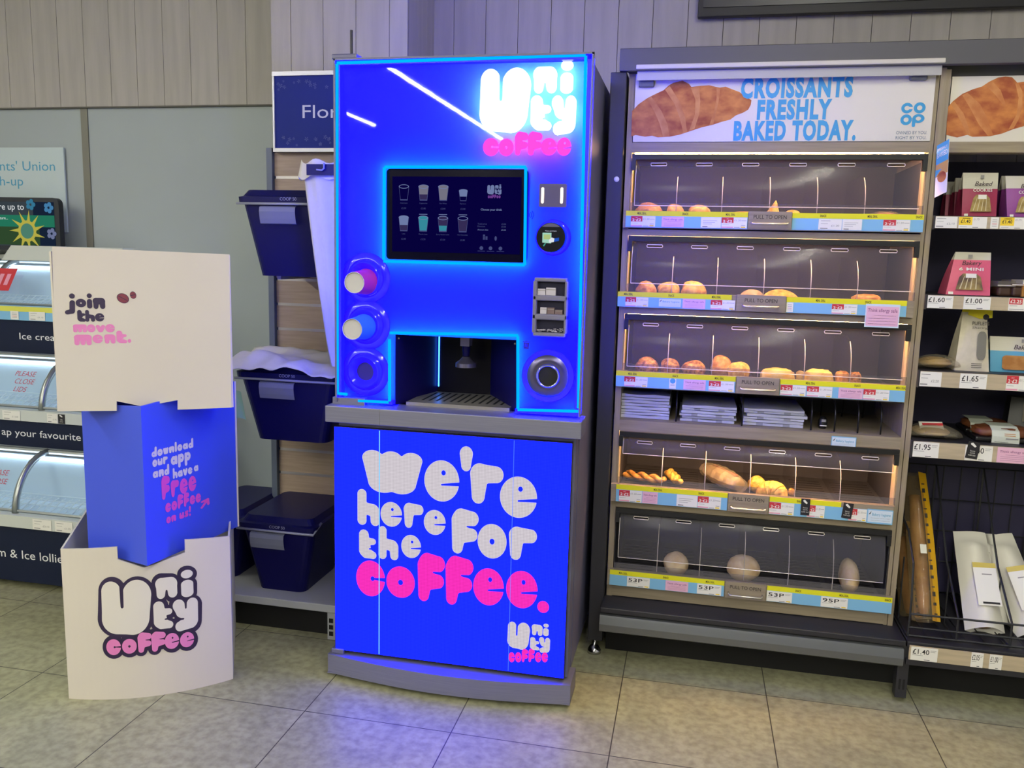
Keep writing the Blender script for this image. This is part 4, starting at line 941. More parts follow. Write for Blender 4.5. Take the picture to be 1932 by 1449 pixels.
b = MB(); b.box(F.o.x+.1, F.o.x+.4, 3.172, 3.25, F.o.z+.1, F.o.z+.14, fm); b.build('wall_mount', t)
# storage bins
bin_m = mat('bin_plastic_blue_lit', '0a0948', .4, spec=.2); lid_m = mat('bin_lid_blue_lit', '0a0a44', .42, spec=.25); rim_m = mat('bin_clear_rim', '8f92a8', .3); clip = clear('clip_clear', 'c9cce0', 'aab0cc', .45, .2, .1)  # bins are black; the machine's blue light is painted into tub and lid
def storage_bin(x0, x1, yf, z0, z1, label, dep=.36, lid=True):
    t = thing('storage_bin', ((x0+x1)/2, yf+dep/2, z0), label, 'storage bin', 'black lidded storage bins')
    dx = .052; b = MB(); n = 6
    def ring(z, k):
        i = dx*(1-k); P = rrect(x0+i, x1-i, yf+i*.6, yf+dep-i*.6, .03, 4); return [(a, c_, z) for a, c_ in P]
    R0, R1 = ring(z0, 0), ring(z1-.02, 1); N = len(R0)
    b.add(R0+R1, [(k, (k+1) % N, N+(k+1) % N, N+k) for k in range(N)]+[tuple(range(N-1, -1, -1))], bin_m); b.build('tub', t, smooth=False)
    if lid:
        b = MB()
        def rr(z, g): return [(a, c_, z) for a, c_ in rrect(x0-g, x1+g, yf-g, yf+dep+g, .03, 4)]
        A = [rr(z1-.02, .012), rr(z1+.0, .014), rr(z1+.004, .002), rr(z1+.026, -.012)]
        b.add(sum(A, []), [(j*N+k, j*N+(k+1) % N, (j+1)*N+(k+1) % N, (j+1)*N+k) for j in range(3) for k in range(N)]+[tuple(range(N-1, -1, -1)), tuple(range(3*N, 4*N))], lid_m)
        b.text(Fr((0, yf-.014, 0)), 'COOP 50', (x0+x1)/2+.01, z1-.012, .011, mat('bin_text', '8f92b8', .5), align='c', c=.001)
        b.build('lid', t)
    b = MB(); b.tube([(x0-.01, yf-.013, z1-.024), (x1+.008, yf-.013, z1-.024), (x1+.012, yf+.05, z1+.004 if lid else z1-.024)], .005, rim_m, 6); b.build('rim_bead', t, smooth=True)
    b = MB(); cx = (x0+x1)/2-.03; F = Fr((cx, yf-.014, z1-.03), (1, 0, 0), (0, .12, 1))
    pr = [(0, 0), (-.01, -.004), (-.013, -.02), (-.009, -.045), (-.012, -.062), (-.004, -.064)]
    b.grid(lambda u, v: (cx-.07+.14*u, yf-.013+pr[int(round(v*5))][0]+.01*(1 if v > .7 else .2), z1-.032+pr[int(round(v*5))][1]), 2, 6, clip); b.build('clip_handle', t)
    return t
p0, p1 = at(449, 385, 2.84), at(486, 520, 2.84)
storage_bin(p0.x+.012, p0.x+.38, 2.84, p1.z, at(520, 372, 2.84).z-.0, 'black lidded storage bin, topmost of three beside the coffee machine')
p0, p1 = at(445, 705, 2.84), at(540, 835, 2.84)
storage_bin(p0.x+.012, p0.x+.40, 2.84, p1.z, at(540, 705, 2.84).z, 'black storage bin with a white liner crumpled over it, middle of three')
p1 = at(540, 1108, 2.83)
storage_bin(at(450, 1000, 2.83).x+.01, at(590, 1010, 2.83).x, 2.83, zs_+.0005, at(520, 995, 2.83).z+.012, 'black lidded storage bin standing on the grey base shelf beside the machine')
storage_bin(at(450, 1000, 2.83).x-.23, at(450, 1000, 2.83).x-.025, 2.9, zs_+.0005, at(520, 995, 2.83).z, 'dark storage bin half hidden behind the bottom cardboard box')
b = MB()
for zz, xx in ((at(486, 520, 2.84).z, -1.45), (at(540, 835, 2.84).z, -1.47)):
    for d_ in (-.08, .1): b.box(xx+d_-.008, xx+d_+.008, 2.93, 3.18, zz-.014, zz-.0005, groove)
b.build('shelf_arm', sh)
# white liners
liner = mat('liner_white', 'c9c7d6', .5, bump=.3, bscale=25); liner2 = mat('liner_cream', 'd9d4cf', .55, bump=.3, bscale=25)
def fold(x, y, k=1): return noise.noise(Vector((x*k, y*k, 3.1)))
p = at(440, 695, 2.83); q = at(540, 700, 2.84)
b = MB(); zl2 = at(540, 700, 2.84).z
def liner_fn(u, v):
    x = -1.71+.53*u; y = 2.80+.26*v
    z = zl2+.035+.05*u*(.3+v*.7)+.045*fold(x*5+v, y*9)+.03*fold(x*14, y*14+5)
    if v < .25: z -= (.25-v)*.18*(1-.3*u)
    return (x, y+.02*fold(x*9, 2), max(z, zl2+.032 if .05 < u < .97 and v > .15 else zl2-.03))
b.grid(liner_fn, 40, 22, liner2); o = b.build('bin_liner', smooth=True); md = o.modifiers.new('s', 'SOLIDIFY'); md.thickness = .002
tag(o, 'crumpled white liner lying over the middle storage bin', 'bin liner')
t = thing('liner_bag', (-1.3, 2.77, at(620, 690, 2.76).z), 'tall white plastic liner bag hanging from a dark holder beside the machine', 'bag')
zt1, zb1 = at(560, 312, 2.76).z, at(624, 692, 2.76).z
xt0, xb0 = at(557, 320, 2.76).x, at(622, 690, 2.76).x
b = MB(); 
def bag(u, v):
    a = 2*PI*u; x0 = lerp(xb0, xt0+.03, v**.8); x1 = -1.165; cx, rx = (x0+x1)/2, max(.012, (x1-x0)/2); ry = .012+.03*v
    r_ = 1+.14*math.sin(7*a+2*v)*(.4+.6*(1-v))
    x = cx+rx*math.cos(a)*min(r_, 1.06); y = 2.775+ry*math.sin(a)*r_; return (min(x, -1.152), y, lerp(zb1, zt1-.01+.012*math.sin(3*a), v))
b.grid(bag, 48, 14, liner, closed_u=True); b.build('bag_body', t, smooth=True)
b = MB(); 
def cuff(u, v):
    a = 2*PI*u; cx, rx = (xt0+.02-1.165)/2, (-1.165-xt0-.02)/2+.012*v; return (min(cx+rx*1.02*math.cos(a), -1.15), 2.775+(.043+.006*v)*math.sin(a)*(1+.05*math.sin(9*a)), zt1+.012-.055*v+.008*math.sin(6*a))
b.grid(cuff, 48, 5, liner2, closed_u=True); b.build('cuff', t, smooth=True)
b = MB(); b.box(at(580, 315, 2.72).x, -1.16, 2.712, 2.716, at(600, 331, 2.72).z, at(600, 310, 2.72).z, bin_m); b.box(-1.19, -1.175, 2.716, 3.18, zt1-.02, zt1, bin_m); b.build('holder', t)
b = MB(); pk = at(608, 318, 2.71); b.tube([(pk.x-.02, 2.708, pk.z-.004), (pk.x, 2.706, pk.z-.006), (pk.x+.008, 2.706, pk.z), (pk.x+.008, 2.706, pk.z+.018)], .003, rim_m, 6); b.build('hook', t)
p = at(452, 765, 2.9); b = MB()
b.grid(lambda u, v: (p.x-.12+.13*u+.02*v, 2.9+.02*math.sin(6*u), p.z+.05-.11*v*(1-.25*(1-u))+.012*math.sin(9*u)), 14, 8, clear('green_plastic', 'b8d8d2', '9ccac4', .6, .15)); o = b.build('plastic_bag', smooth=True)
tag(o, 'scrap of pale green plastic bag hanging behind the blue display box', 'bag')
# ------------------------------------------------------------------ bakery cabinet
YW = 2.97; YS = 2.945               # timber front, label strips
cx0, cx1 = -.252, .738; ix0, ix1 = -.232, .708
bk = thing('bakery_cabinet', (.25, 3.2, 0), 'oak-trimmed self-serve bakery cabinet with clear flip-up doors and five lit rows', 'bakery cabinet')
Z = dict(top=2.075, r0=1.85, r0b=1.817)
rows = [   # rail bottom, door-bar bottom, strip top, strip bottom, door bottom above strip, lamp strength
    (1.817, 1.793, 1.621, 1.566, .018, 130), (1.538, 1.519, 1.345, 1.293, .030, 130), (1.268, 1.248, 1.067, 1.012, .018, 130),
    (.848, .829, .655, .593, .115, 130), (.566, .547, .333, .276, .05, 0)]
b = MB(); b.box(cx0, ix0, YW, 3.46, .225, Z['top'], wood_v); b.build('side_panel', bk)
b = MB(); b.box(ix1, cx1-.018, YW, 3.46, .225, Z['top'], wood_v); b.box(cx1-.016, cx1, YW-.003, 3.46, .225, Z['top'], wood_v); b.build('side_panel', bk)
back_m = mat('cabinet_back', '3c3b44', .6)
b = MB(); b.box(ix0, ix1, 3.40, 3.43, .24, Z['r0'], back_m); b.build('back_panel', bk)
def rail(z0, z1, y1=3.02, name='rail'):
    b = MB(); b.box(ix0, ix1, YW-.002, y1, z0, z1, wood); return b.build(name, bk)
rail(Z['r0b'], Z['r0'], 3.40); rail(1.538, 1.560, 3.40); rail(1.268, 1.288, 3.40); rail(.848, .888, 3.40, 'bag_shelf'); rail(.566, .590, 3.40); rail(.228, .275, 3.40)
b = MB(); b.box(ix0, ix1, 3.0, 3.4, 1.000, 1.010, anth_dark); b.build('bag_shelf_top', bk)
acr = clear('door_acrylic', 'f0eef2', '96949c', .19, .03, .14); acr2 = clear('lip_acrylic', 'f6f4f6', 'a8a6ac', .10, .3, .05); acre = mat('acrylic_edge', 'd8cfc8', .2, spec=.6)
tray_m = mat('tray_grey', '57555c', .45, metal=.3); slot_m = mat('tray_slot', '1c1b22', .7); warm = [None]*5
side_lit = mat('cabinet_inside_lamplit', 'c9b48e', .5)  # cream stands in for lamplight on the front of the wood cheek
XP = [at(x, 690, 3.0).x for x in (1343, 1430, 1517, 1604)]
pitch_d = (XP[-1]-XP[0])/3; DX = [XP[0]-pitch_d]+XP
pull_x = (at(1395, 430, YS).x, at(1492, 430, YS).x)
for i, (rb, bb_, st, sbm, dgap, lamp) in enumerate(rows):
    # tray
    tz = st-.032
    b = MB(); b.box(ix0, ix1, 2.975, 3.40, tz-.012, tz, tray_m); tr = b.build('tray', bk)
    b = MB()
    for c_ in range(6):
        xa = ix0 if c_ == 0 else DX[c_-1]; xb = ix1 if c_ == 5 else DX[c_]
        for k in range(9): b.box(xa+.018, xb-.018, 3.06+.034*k, 3.066+.034*k, tz, tz+.0006, slot_m)
    b.build('tray_slots', tr)
    # inside lining of the right and left cheeks, lamplit tone on the front strip
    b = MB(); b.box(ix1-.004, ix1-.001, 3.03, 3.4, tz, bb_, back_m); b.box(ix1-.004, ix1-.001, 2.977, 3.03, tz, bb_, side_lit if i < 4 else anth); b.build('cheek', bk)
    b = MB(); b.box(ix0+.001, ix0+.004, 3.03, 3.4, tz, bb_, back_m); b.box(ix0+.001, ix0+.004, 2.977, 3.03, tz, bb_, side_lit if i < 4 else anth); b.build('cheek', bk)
    # black hinge bar with down-turned ends
    b = MB(); b.box(ix0+.002, ix1-.002, 2.958, 2.975, bb_, (rb-.006 if i == 0 else rb-.0006), rail_m); b.box(ix0+.002, ix0+.016, 2.956, 2.976, bb_-.035, bb_+.004, rail_m); b.box(ix1-.016, ix1-.002, 2.956, 2.976, bb_-.035, bb_+.004, rail_m); b.build('hinge_bar', bk)
    # lamp under the rail
    if lamp:
        b = MB(); b.box(ix0+.01, ix1-.01, 2.982, 2.992, rb-.006, rb-.001, glow('row_lamp_%d' % i, 'ffc888', lamp)); b.build('lamp_strip', bk)
    # clear door with six slots
    d0, d1 = ix0+.018, ix1-.018; top = bb_; bot = st+dgap
    def bulge(z): t = (top-z)/(top-bot); t = min(1, max(0, t)); return YS+.004+.026*(1-t)**2.2-.006*math.sin(PI*t)
    b = MB(); zsl0, zsl1 = top-.020, top-.011
    sl = []
    for k in range(6): c0 = d0+(d1-d0)*(k+.5)/6+.012*(k-2.5)/2.5*0; sl.append((c0-.025, c0+.025))
    def pan(x0, x1, z0, z1, n=1): b.grid(lambda u, v: (x0+(x1-x0)*u, bulge(z0+(z1-z0)*v), z0+(z1-z0)*v), 2, n+1, acr)
    pan(d0, d1, zsl1, top); pan(d0, d1, bot, zsl0, 10); x = d0
    for s0, s1 in sl: pan(x, s0, zsl0, zsl1); x = s1
    pan(x, d1, zsl0, zsl1); door = b.build('flip_door', bk, smooth=True)
    for s0, s1 in sl:
        b = MB(); y = bulge(zsl0)
        pts = [(s0, y, zsl0), (s1, y, zsl0), (s1+.002, y, (zsl0+zsl1)/2), (s1, y, zsl1), (s0, y, zsl1), (s0-.002, y, (zsl0+zsl1)/2), (s0, y, zsl0)]
        b.tube(pts, .0016, acre, 5, caps=False); b.build('slot_rim', door)
    b = MB(); b.tube([(d0, bulge(bot), bot), (d1, bulge(bot), bot)], .0014, acre, 5); b.tube([(d0, bulge(zsl0-.01), zsl0-.01)]+[(d0, bulge(lerp(top, bot, k/8)), lerp(top, bot, k/8)) for k in range(1, 9)], .0012, acre, 5); b.build('door_edge', door)
    # clear front lip
    b = MB(); b.box(ix0+.004, ix1-.004, 2.951, 2.953, sbm+.003, st+.028, acr2); b.build('front_lip', bk)
    # curved clear dividers
    for x in DX:
        b = MB(); zt2 = bb_-.028; zc = tz+.001
        P = [(2.985, zc), (2.984, zc+.06)]+[(2.984+.10*(1-math.cos(a)), zc+.06+(zt2-zc-.07)*math.sin(a)) for a in np.linspace(.15, PI/2, 7)]+[(3.38, zt2-.008), (3.38, zc)]
        vs = [(x, y, z) for y, z in P]; b.add(vs, [tuple(range(len(vs)))], clear('divider_clear', 'f2f0f4', '8f8d94', .07, .15))
        dv = b.build('divider', bk)
        b = MB(); b.tube([(x, y-.001, z) for y, z in P[:7]], .0014, acre, 5); b.build('front_edge', dv)
    # base rail carrying the strips, with the pull handle in the middle
    px0 = (1410, 1388, 1388, 1373, 1367)[i]; px1 = (1494, 1483, 1471, 1451, 1446)[i]; ym = (425, 575, 728, 945, 1110)[i]
    xh0, xh1 = at(px0, ym, YS-.004).x, at(px1, ym, YS-.004).x
    b = MB(); b.box(cx0+.002, cx1-.034 if i < 4 else cx1-.012, YS+.004, YW, sbm-.002, st, wood); fr_ = b.build('tray_front', bk)
    b = MB(); b.box(xh0+.002, xh1-.002, YS-.006, YS+.004, sbm, st+.003, wood)
    b.text(Fr((0, YS-.0065, 0)), 'PULL TO OPEN', (xh0+xh1)/2, st-.021, .0125, black_ink, w=.105, align='c', c=.0006); fp = b.build('pull_front', fr_)
    b = MB(); zc = sbm+.017; w_ = .052; c0 = (xh0+xh1)/2
    b.tube([(c0-w_-.006, YS-.006, zc+.004), (c0-w_-.004, YS-.022, zc+.002), (c0-w_, YS-.026, zc), (c0+w_, YS-.026, zc), (c0+w_+.004, YS-.022, zc+.002), (c0+w_+.006, YS-.006, zc+.004)], .0034, mat('pull_handle', 'd6d0c4', .25, metal=.7), 8); b.build('pull_handle', fr_, smooth=True)
# header sign
F = Pl((0, YW-.004, 0)); 
sA, sB = F.px(1193, 268), F.px(1767, 140)
sg = thing('bakery_sign', (.23, YW-.01, 1.85), 'white sign reading Croissants freshly baked today, on top of the bakery cabinet', 'sign')
b = MB(); sx0_, sx1_ = ix0+.002, ix1-.0; b.fbox(F, sx0_, sx1_, 1.852, 2.074, -.012, 0, mat('sign_white', 'd8d3cb', .5)); b.build('board', sg)
inkb = mat('sign_blue', '2f93c8', .5)
s_, ox, oy = 2.884, 1130, 60
b = MB()
def line_px(F, b, t, x0, x1, yb, yt, m_, fat, lean=0, s_=s_, ox=ox, oy=oy):
    a0, v0 = F.px(ox+x0/s_, oy+yb/s_); a1 = F.px(ox+x1/s_, oy+yb/s_)[0]; v1 = F.px(ox+x0/s_, oy+yt/s_)[1]
    b.text(F, t, a0, v0, v1-v0, m_, w=a1-a0, c=.0012, lean=lean, bold=fat)
line_px(F, b, 'CROISSANTS', 770, 1378, 357, 257, inkb, .05); line_px(F, b, 'FRESHLY', 858, 1262, 473, 375, inkb, .05); line_px(F, b, 'BAKED TODAY.', 730, 1395, 587, 490, inkb, .05)
g_ink = mat('sign_grey_ink', '5f7484', .6)
line_px(F, b, 'OWNED BY YOU.', 1616, 1784, 558, 541, g_ink, .006, 0); line_px(F, b, 'RIGHT BY YOU.', 1613, 1780, 585, 568, g_ink, .006, 0)
for ch, q in (('C', (1645, 387, 1707, 444)), ('O', (1713, 384, 1777, 444)), ('O', (1640, 450, 1702, 508)), ('P', (1703, 448, 1770, 518))):
    x0, y0, x1, y1 = q; cxx, cyy = ox+(x0+x1)/2/s_, oy+(y0+y1)/2/s_
    b.glyph(F.p, ch, F.px(ox+x0/s_, cyy)[0], F.px(ox+x1/s_, cyy)[0], F.px(cxx, oy+y1/s_)[1], F.px(cxx, oy+y0/s_)[1], inkb, .001)
b.build('lettering', sg)
def croissant_print(F, b, pts, bands, c=.0008):
    cm_ = mat('print_croissant', '93401f', .55, col2='c9803f', vscale=16, stretch=(1, 1, 1.6)); lt = mat('print_croissant_light', 'c98a50', .55, col2='b36a38', vscale=24)
    b.poly(F, pts, c, cm_)
    for q in bands: b.poly(F, q, c+.0003, lt)
cp = [(180, 432), (215, 395), (262, 362), (305, 340), (352, 318), (380, 292), (405, 278), (455, 266), (490, 284), (503, 300), (548, 295), (600, 291), (636, 300), (658, 304), (690, 299), (722, 312), (765, 328), (795, 352), (830, 372), (826, 398), (812, 424), (785, 440), (745, 455), (715, 478), (668, 490), (620, 506), (560, 520), (500, 540), (440, 560), (385, 571), (320, 575), (290, 566), (250, 571), (200, 562), (176, 570)]
PXs = lambda L_: [F.px(ox+x/s_, oy+y/s_) for x, y in L_]
b = MB(); croissant_print(F, b, PXs(cp), [PXs(q) for q in (
    [(500, 305), (545, 300), (552, 380), (545, 450), (520, 528), (490, 540), (522, 450), (525, 370)],
    [(640, 305), (660, 306), (655, 360), (640, 430), (622, 505), (600, 510), (628, 430), (640, 360)],
    [(262, 365), (285, 352), (340, 430), (372, 500), (385, 570), (350, 573), (330, 500), (300, 430)],
    [(360, 316), (385, 294), (440, 380), (470, 470), (480, 545), (460, 552), (440, 470), (410, 390)])])
b.build('printed_croissant', sg)
# roller blind over the sign, holder clips
bl = thing('roller_blind', (.25, 2.93, 2.06), 'white roller blind rolled up under the grey beam above the croissant sign', 'blind')
yb_ = 2.935; x0, x1 = at(1200, 140, yb_).x, at(1782, 125, yb_).x; zt3, zm3, zb3 = at(1200, 123, yb_).z, at(1200, 132, yb_).z, at(1210, 149, yb_).z-.004
b = MB(); b.box(x0+.004, x1-.006, yb_+.002, yb_+.006, zb3, zm3+.01, mat('blind_cloth', 'a9a8a8', .5)); b.build('cloth', bl)
b = MB(); b.box(x0, x1, yb_-.012, yb_+.012, zm3, zt3, mat('blind_bar', 'c4bfb8', .5)); b.build('top_bar', bl, bevel=.003)
b = MB(); b.box(x0-.03, x0, yb_-.008, yb_+.012, zm3-.006, zt3-.004, rail_m); b.build('end_bracket', bl)
for x_, y_ in ((1220, 158), (1733, 145)):
    p = at(x_, y_, YW-.012); b = MB(); b.box(p.x-.026, p.x+.026, YW-.018, YW-.004, p.z-.011, p.z+.011, mat('clip_grey', '5d6068', .5))
    tag(b.build('sign_clip', bevel=.004), 'grey clip at the top %s corner of the croissant sign' % ('left' if x_ < 1400 else 'right'), 'clip', 'clips on the croissant sign')
# gondola frame: beam, post, foot, base deck, bumper
gf = thing('gondola_frame', (.3, 2.95, 0), 'dark grey steel shop frame with top beam, post and base around the bakery cabinet', 'shop frame')
beam_m = mat('beam_grey', '4d4c52', .55)
zbt, zbb = at(1170, 92, 2.93).z, at(1300, 127, 2.93).z-.008
b = MB(); b.box(at(1170, 100, 2.925).x, 2.2, 2.925, 3.4, zbt-.004, zbt, beam_m); b.box(at(1170, 100, 2.925).x, 2.2, 2.925, 2.95, zbb, zbt, beam_m); b.build('top_beam', gf, bevel=.006)
b = MB(); b.box(-.312, -.258, 2.94, 2.99, .055, zbb, anth); b.build('post', gf, bevel=.003)
b = MB(); b.box(-.312, -.258, 2.99, 3.45, .9, zbb-.002, anth); b.build('side_sheet', gf)
b = MB(); F = Fr((-.288, 2.962, 0), (1, 0, 0), (0, 1, 0)); b.lathe(F, 0, 0, [(.026, 0), (.026, .01), (.016, .026), (.007, .03), (.007, .058)], chrome, 24, cap0=True); b.build('foot', gf, smooth=True)
p = at(1161, 338, 2.937); b = MB(); b.lathe(Fr((p.x+.004, 2.94, p.z)), 0, 0, [(.009, 0), (.009, .003), (.005, .006)], white_plastic, 20, cap1=True); b.build('cover_cap', gf)
zdk = .225
b = MB(); b.box(-.262, .757, 2.852, 3.45, zdk-.02, zdk, anth); b.build('base_deck', gf, bevel=.003)
b = MB(); xb0, xb1 = -.262, .752
pr = [(2.872, .2), (2.852, .196), (2.850, .19), (2.843, .165), (2.845, .14), (2.858, .132), (2.874, .132)]
for k in range(len(pr)-1):
    (y0, z0), (y1, z1) = pr[k], pr[k+1]; b.quad([(xb0, y0, z0), (xb1, y0, z0), (xb1, y1, z1), (xb0, y1, z1)], gun)
b.add([(xb0, y, z) for y, z in pr], [tuple(range(len(pr)))], gun); b.add([(xb1, y, z) for y, z in pr], [tuple(range(len(pr)))], gun); b.build('bumper', gf)
b = MB(); b.box(-.258, .757, 2.875, 2.88, .128, zdk-.02, rail_m); b.build('bumper_back', gf)
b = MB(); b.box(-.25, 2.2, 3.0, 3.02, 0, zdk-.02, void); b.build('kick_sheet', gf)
b = MB(); b.box(.74, .775, 2.86, 2.9, .02, .205, anth)
for k in range(2): b.box(.748+.013*k, .754+.013*k, 2.858, 2.86, .05, .085, void)
b.build('base_bracket', gf)
# promotional label strips (left and right of each pull handle)
prom = mat('promo_yellow', 'e0dc20', .5)
SP = [((1180, 1410), (1494, 1742)), ((1165, 1380), (1483, 1710)), ((1162, 1388), (1471, 1708)), ((1162, 1373), (1451, 1686)), ((1150, 1367), (1446, 1684))]
YM = [(425, 425), (570, 585), (715, 740), (935, 960), (1095, 1130)]
YC = [1587, None, None, None, None]
words = ['MEAL DEAL', 'SNACK']
TXs = [[(1210, 0), (1292, 1), (1377, 0), (1552, 1), (1645, 0), (1738, 1)], [(1185, 0), (1266, 1), (1351, 0), (1547, 0), (1637, 1)], [(1193, 0), (1274, 1), (1357, 0), (1528, 0), (1617, 1), (1700, 0)],
       [(1241, 0), (1323, 1), (1508, 1)], [(1175, 0), (1256, 1), (1340, 0), (1505, 1), (1592, 0), (1680, 1)]]
rn = ['top row', 'second row', 'third row', 'fourth row', 'bottom row']
for i, (rb, bb_, st, sbm, dgap, lamp) in enumerate(rows):
    for k in (0, 1):
        xa = at(SP[i][k][0], YM[i][k], YS).x; xb = at(SP[i][k][1], YM[i][k], YS).x
        b = MB(); F = Fr((0, YS+.004, 0)); zy = st-.017
        b.fbox(F, xa, xb, sbm, zy, .0005, .0035, blue_strip)
        if i == 3 and k == 1: b.fbox(F, xa, at(1587, 955, YS).x, zy, st, .0005, .0035, prom); b.fbox(F, at(1587, 955, YS).x, xb, zy, st, .0005, .003, wood)
        else: b.fbox(F, xa, xb, zy, st, .0005, .0035, prom)
        for x_, w_ in TXs[i]:
            xc = at(x_, YM[i][k], YS).x
            if xa+.01 < xc < xb+.01: b.text(F, words[w_], min(xc, xb-.014), zy+.005, .0075, black_ink, w=.030 if w_ == 0 else .02, align='c', c=.004, bold=.02)
        tag(b.build('label_strip'), 'blue and yellow label strip %s of the pull handle on the %s' % (('left', 'right')[k], rn[i]), 'label strip', 'label strips on the bakery rows')
Ft = Fr((0, YS+.0002, 0))
def tk(i, x0, x1, kind, label, price='', name='price_ticket', old='£1.20', z=None, group='bakery price tickets'):
    ym = YM[i][0 if x0 < 1420 else 1]; rb, bb_, st, sbm, dgap, lamp = rows[i]
    z0, z1 = (sbm+.002, st-.018) if z is None else z
    return ticket(Ft, at(x0, ym, YS).x, at(x1, ym, YS).x, z0, z1, kind, label, price, group, name, .0003, old)
CG = 'bakery shelf cards'
tk(0, 1190, 1236, 'deal', 'red 2 for £2 ticket leftmost on the top bakery row'); tk(0, 1361, 1409, 'deal', 'red 2 for £2 ticket just left of the top pull handle'); tk(0, 1666, 1717, 'deal', 'red 2 for £2 ticket at the right of the top bakery row')
tk(0, 1248, 1290, 'pink', 'pink allergy card on the top bakery row', name='shelf_card', group=CG); tk(0, 1322, 1360, 'info', 'white text card left of the top pull handle', name='shelf_card', group=CG)
tk(0, 1544, 1588, 'plain', 'white price card right of the top pull handle', '£1.20'); tk(0, 1589, 1626, 'info', 'white text card in the middle right of the top bakery row', name='shelf_card', group=CG)
tk(1, 1180, 1223, 'deal', 'red 2 for £2 ticket leftmost on the second bakery row'); tk(1, 1341, 1387, 'deal', 'red 2 for £2 ticket just left of the second pull handle'); tk(1, 1569, 1617, 'deal', 'red 2 for £2 ticket left of the big hanging pink card')
tk(1, 1242, 1286, 'bakery', 'blue-edged Bakery hygiene card on the second bakery row', name='shelf_card', group=CG); tk(1, 1288, 1331, 'pink', 'pink allergy card beside the Bakery hygiene card on the second row', name='shelf_card', group=CG); tk(1, 1483, 1496, 'small', 'narrow white card right of the second pull handle', name='shelf_card', group=CG)
tk(2, 1178, 1222, 'deal', 'red 2 for £2 ticket leftmost on the third bakery row'); tk(2, 1338, 1386, 'deal', 'red 2 for £2 ticket just left of the third pull handle'); tk(2, 1472, 1520, 'deal', 'red 2 for £2 ticket just right of the third pull handle'); tk(2, 1522, 1570, 'deal', 'red 2 for £2 ticket in the middle right of the third row, beside another'); tk(2, 1629, 1678, 'deal', 'red 2 for £2 ticket at the right of the third bakery row')
tk(2, 1263, 1276, 'round', 'narrow white card with a blue circle on the third bakery row', name='shelf_card', group=CG); tk(2, 1290, 1332, 'pink', 'pink allergy card at the left of the third bakery row', name='shelf_card', group=CG); tk(2, 1582, 1628, 'pink', 'pink allergy card at the right of the third bakery row', name='shelf_card', group=CG)
tk(3, 1168, 1211, 'deal', 'red 2 for £2 ticket leftmost on the fourth bakery row'); tk(3, 1317, 1361, 'deal', 'red 2 for £2 ticket just left of the fourth pull handle'); tk(3, 1451, 1498, 'deal', 'red 2 for £2 ticket just right of the fourth pull handle'); tk(3, 1523, 1556, 'deal', 'ticket half covered by the black sold-out tag, left of two'); tk(3, 1602, 1636, 'deal', '£1.25 ticket half covered by the black sold-out tag, right of two', old='£1.25')
tk(3, 1212, 1241, 'pink', 'pink allergy card on the fourth bakery row', name='shelf_card', group=CG); tk(3, 1277, 1316, 'info', 'white text card on the left of the fourth bakery row', name='shelf_card', group=CG)
tk(3, 1637, 1686, 'bakery', 'blue-edged Bakery hygiene card at the right end of the fourth bakery row', name='shelf_card', group=CG, z=(rows[3][3]-.002, rows[3][2]-.014))
tk(4, 1183, 1226, 'price', '53p ticket leftmost on the bottom bakery row', '53P'); tk(4, 1316, 1362, 'price', '53p ticket just left of the bottom pull handle', '53P'); tk(4, 1446, 1494, 'price', '53p ticket just right of the bottom pull handle', '53P'); tk(4, 1549, 1600, 'price', '95p ticket on the bottom bakery row under the long roll', '95P')
tk(4, 1256, 1299, 'pink', 'pink allergy card under the first bread roll on the bottom row', name='shelf_card', group=CG)
Ft = Fr((0, YS-.002, 0))
def loose(x0, y0, x1, y1, kind, label, lean=0, Y=YS-.003, group=CG):
    p, q = at(x0, y1, Y), at(x1, y0, Y); ym = (y0+y1)/2; a0, a1 = at(x0, ym, Y).x, at(x1, ym, Y).x; xm = (x0+x1)/2
    F_ = Fr((a0, Y, at(xm, y1, Y).z), (math.cos(lean), 0, math.sin(lean)), (-math.sin(lean), 0, math.cos(lean)))
    return ticket(F_, 0, a1-a0, 0, at(xm, y0, Y).z-at(xm, y1, Y).z, kind, label, '', group, 'shelf_card', 0)
loose(1632, 574, 1697, 618, 'bigpink', 'large pink Think allergy safe card hanging from the second bakery row')
loose(1511, 941, 1528, 972, 'black', 'black sold-out tag hanging on the fourth bakery row, left of two'); loose(1588, 948, 1607, 977, 'black', 'tilted black sold-out tag on the fourth bakery row, right of two', -.1)
loose(1568, 824, 1615, 847, 'bakery', 'blue-edged Bakery hygiene card on the edge of the paper bag shelf', Y=YW-.006)
# bag shelf wire dividers
bz0 = .888
for x_ in (1275, 1399, 1529, 1573, 1617, 1660):
    p = at(x_, 800, 3.02); b = MB(); H_ = .105
    b.tube([(p.x, 3.0, bz0), (p.x, 3.0, bz0+H_*.6), (p.x, 3.015, bz0+H_*.85), (p.x, 3.05, bz0+H_), (p.x, 3.3, bz0+H_), (p.x, 3.32, bz0)], .003, mat('divider_wire', '2a2a30', .3, metal=.5), 6); b.build('bag_divider', bk, smooth=True)
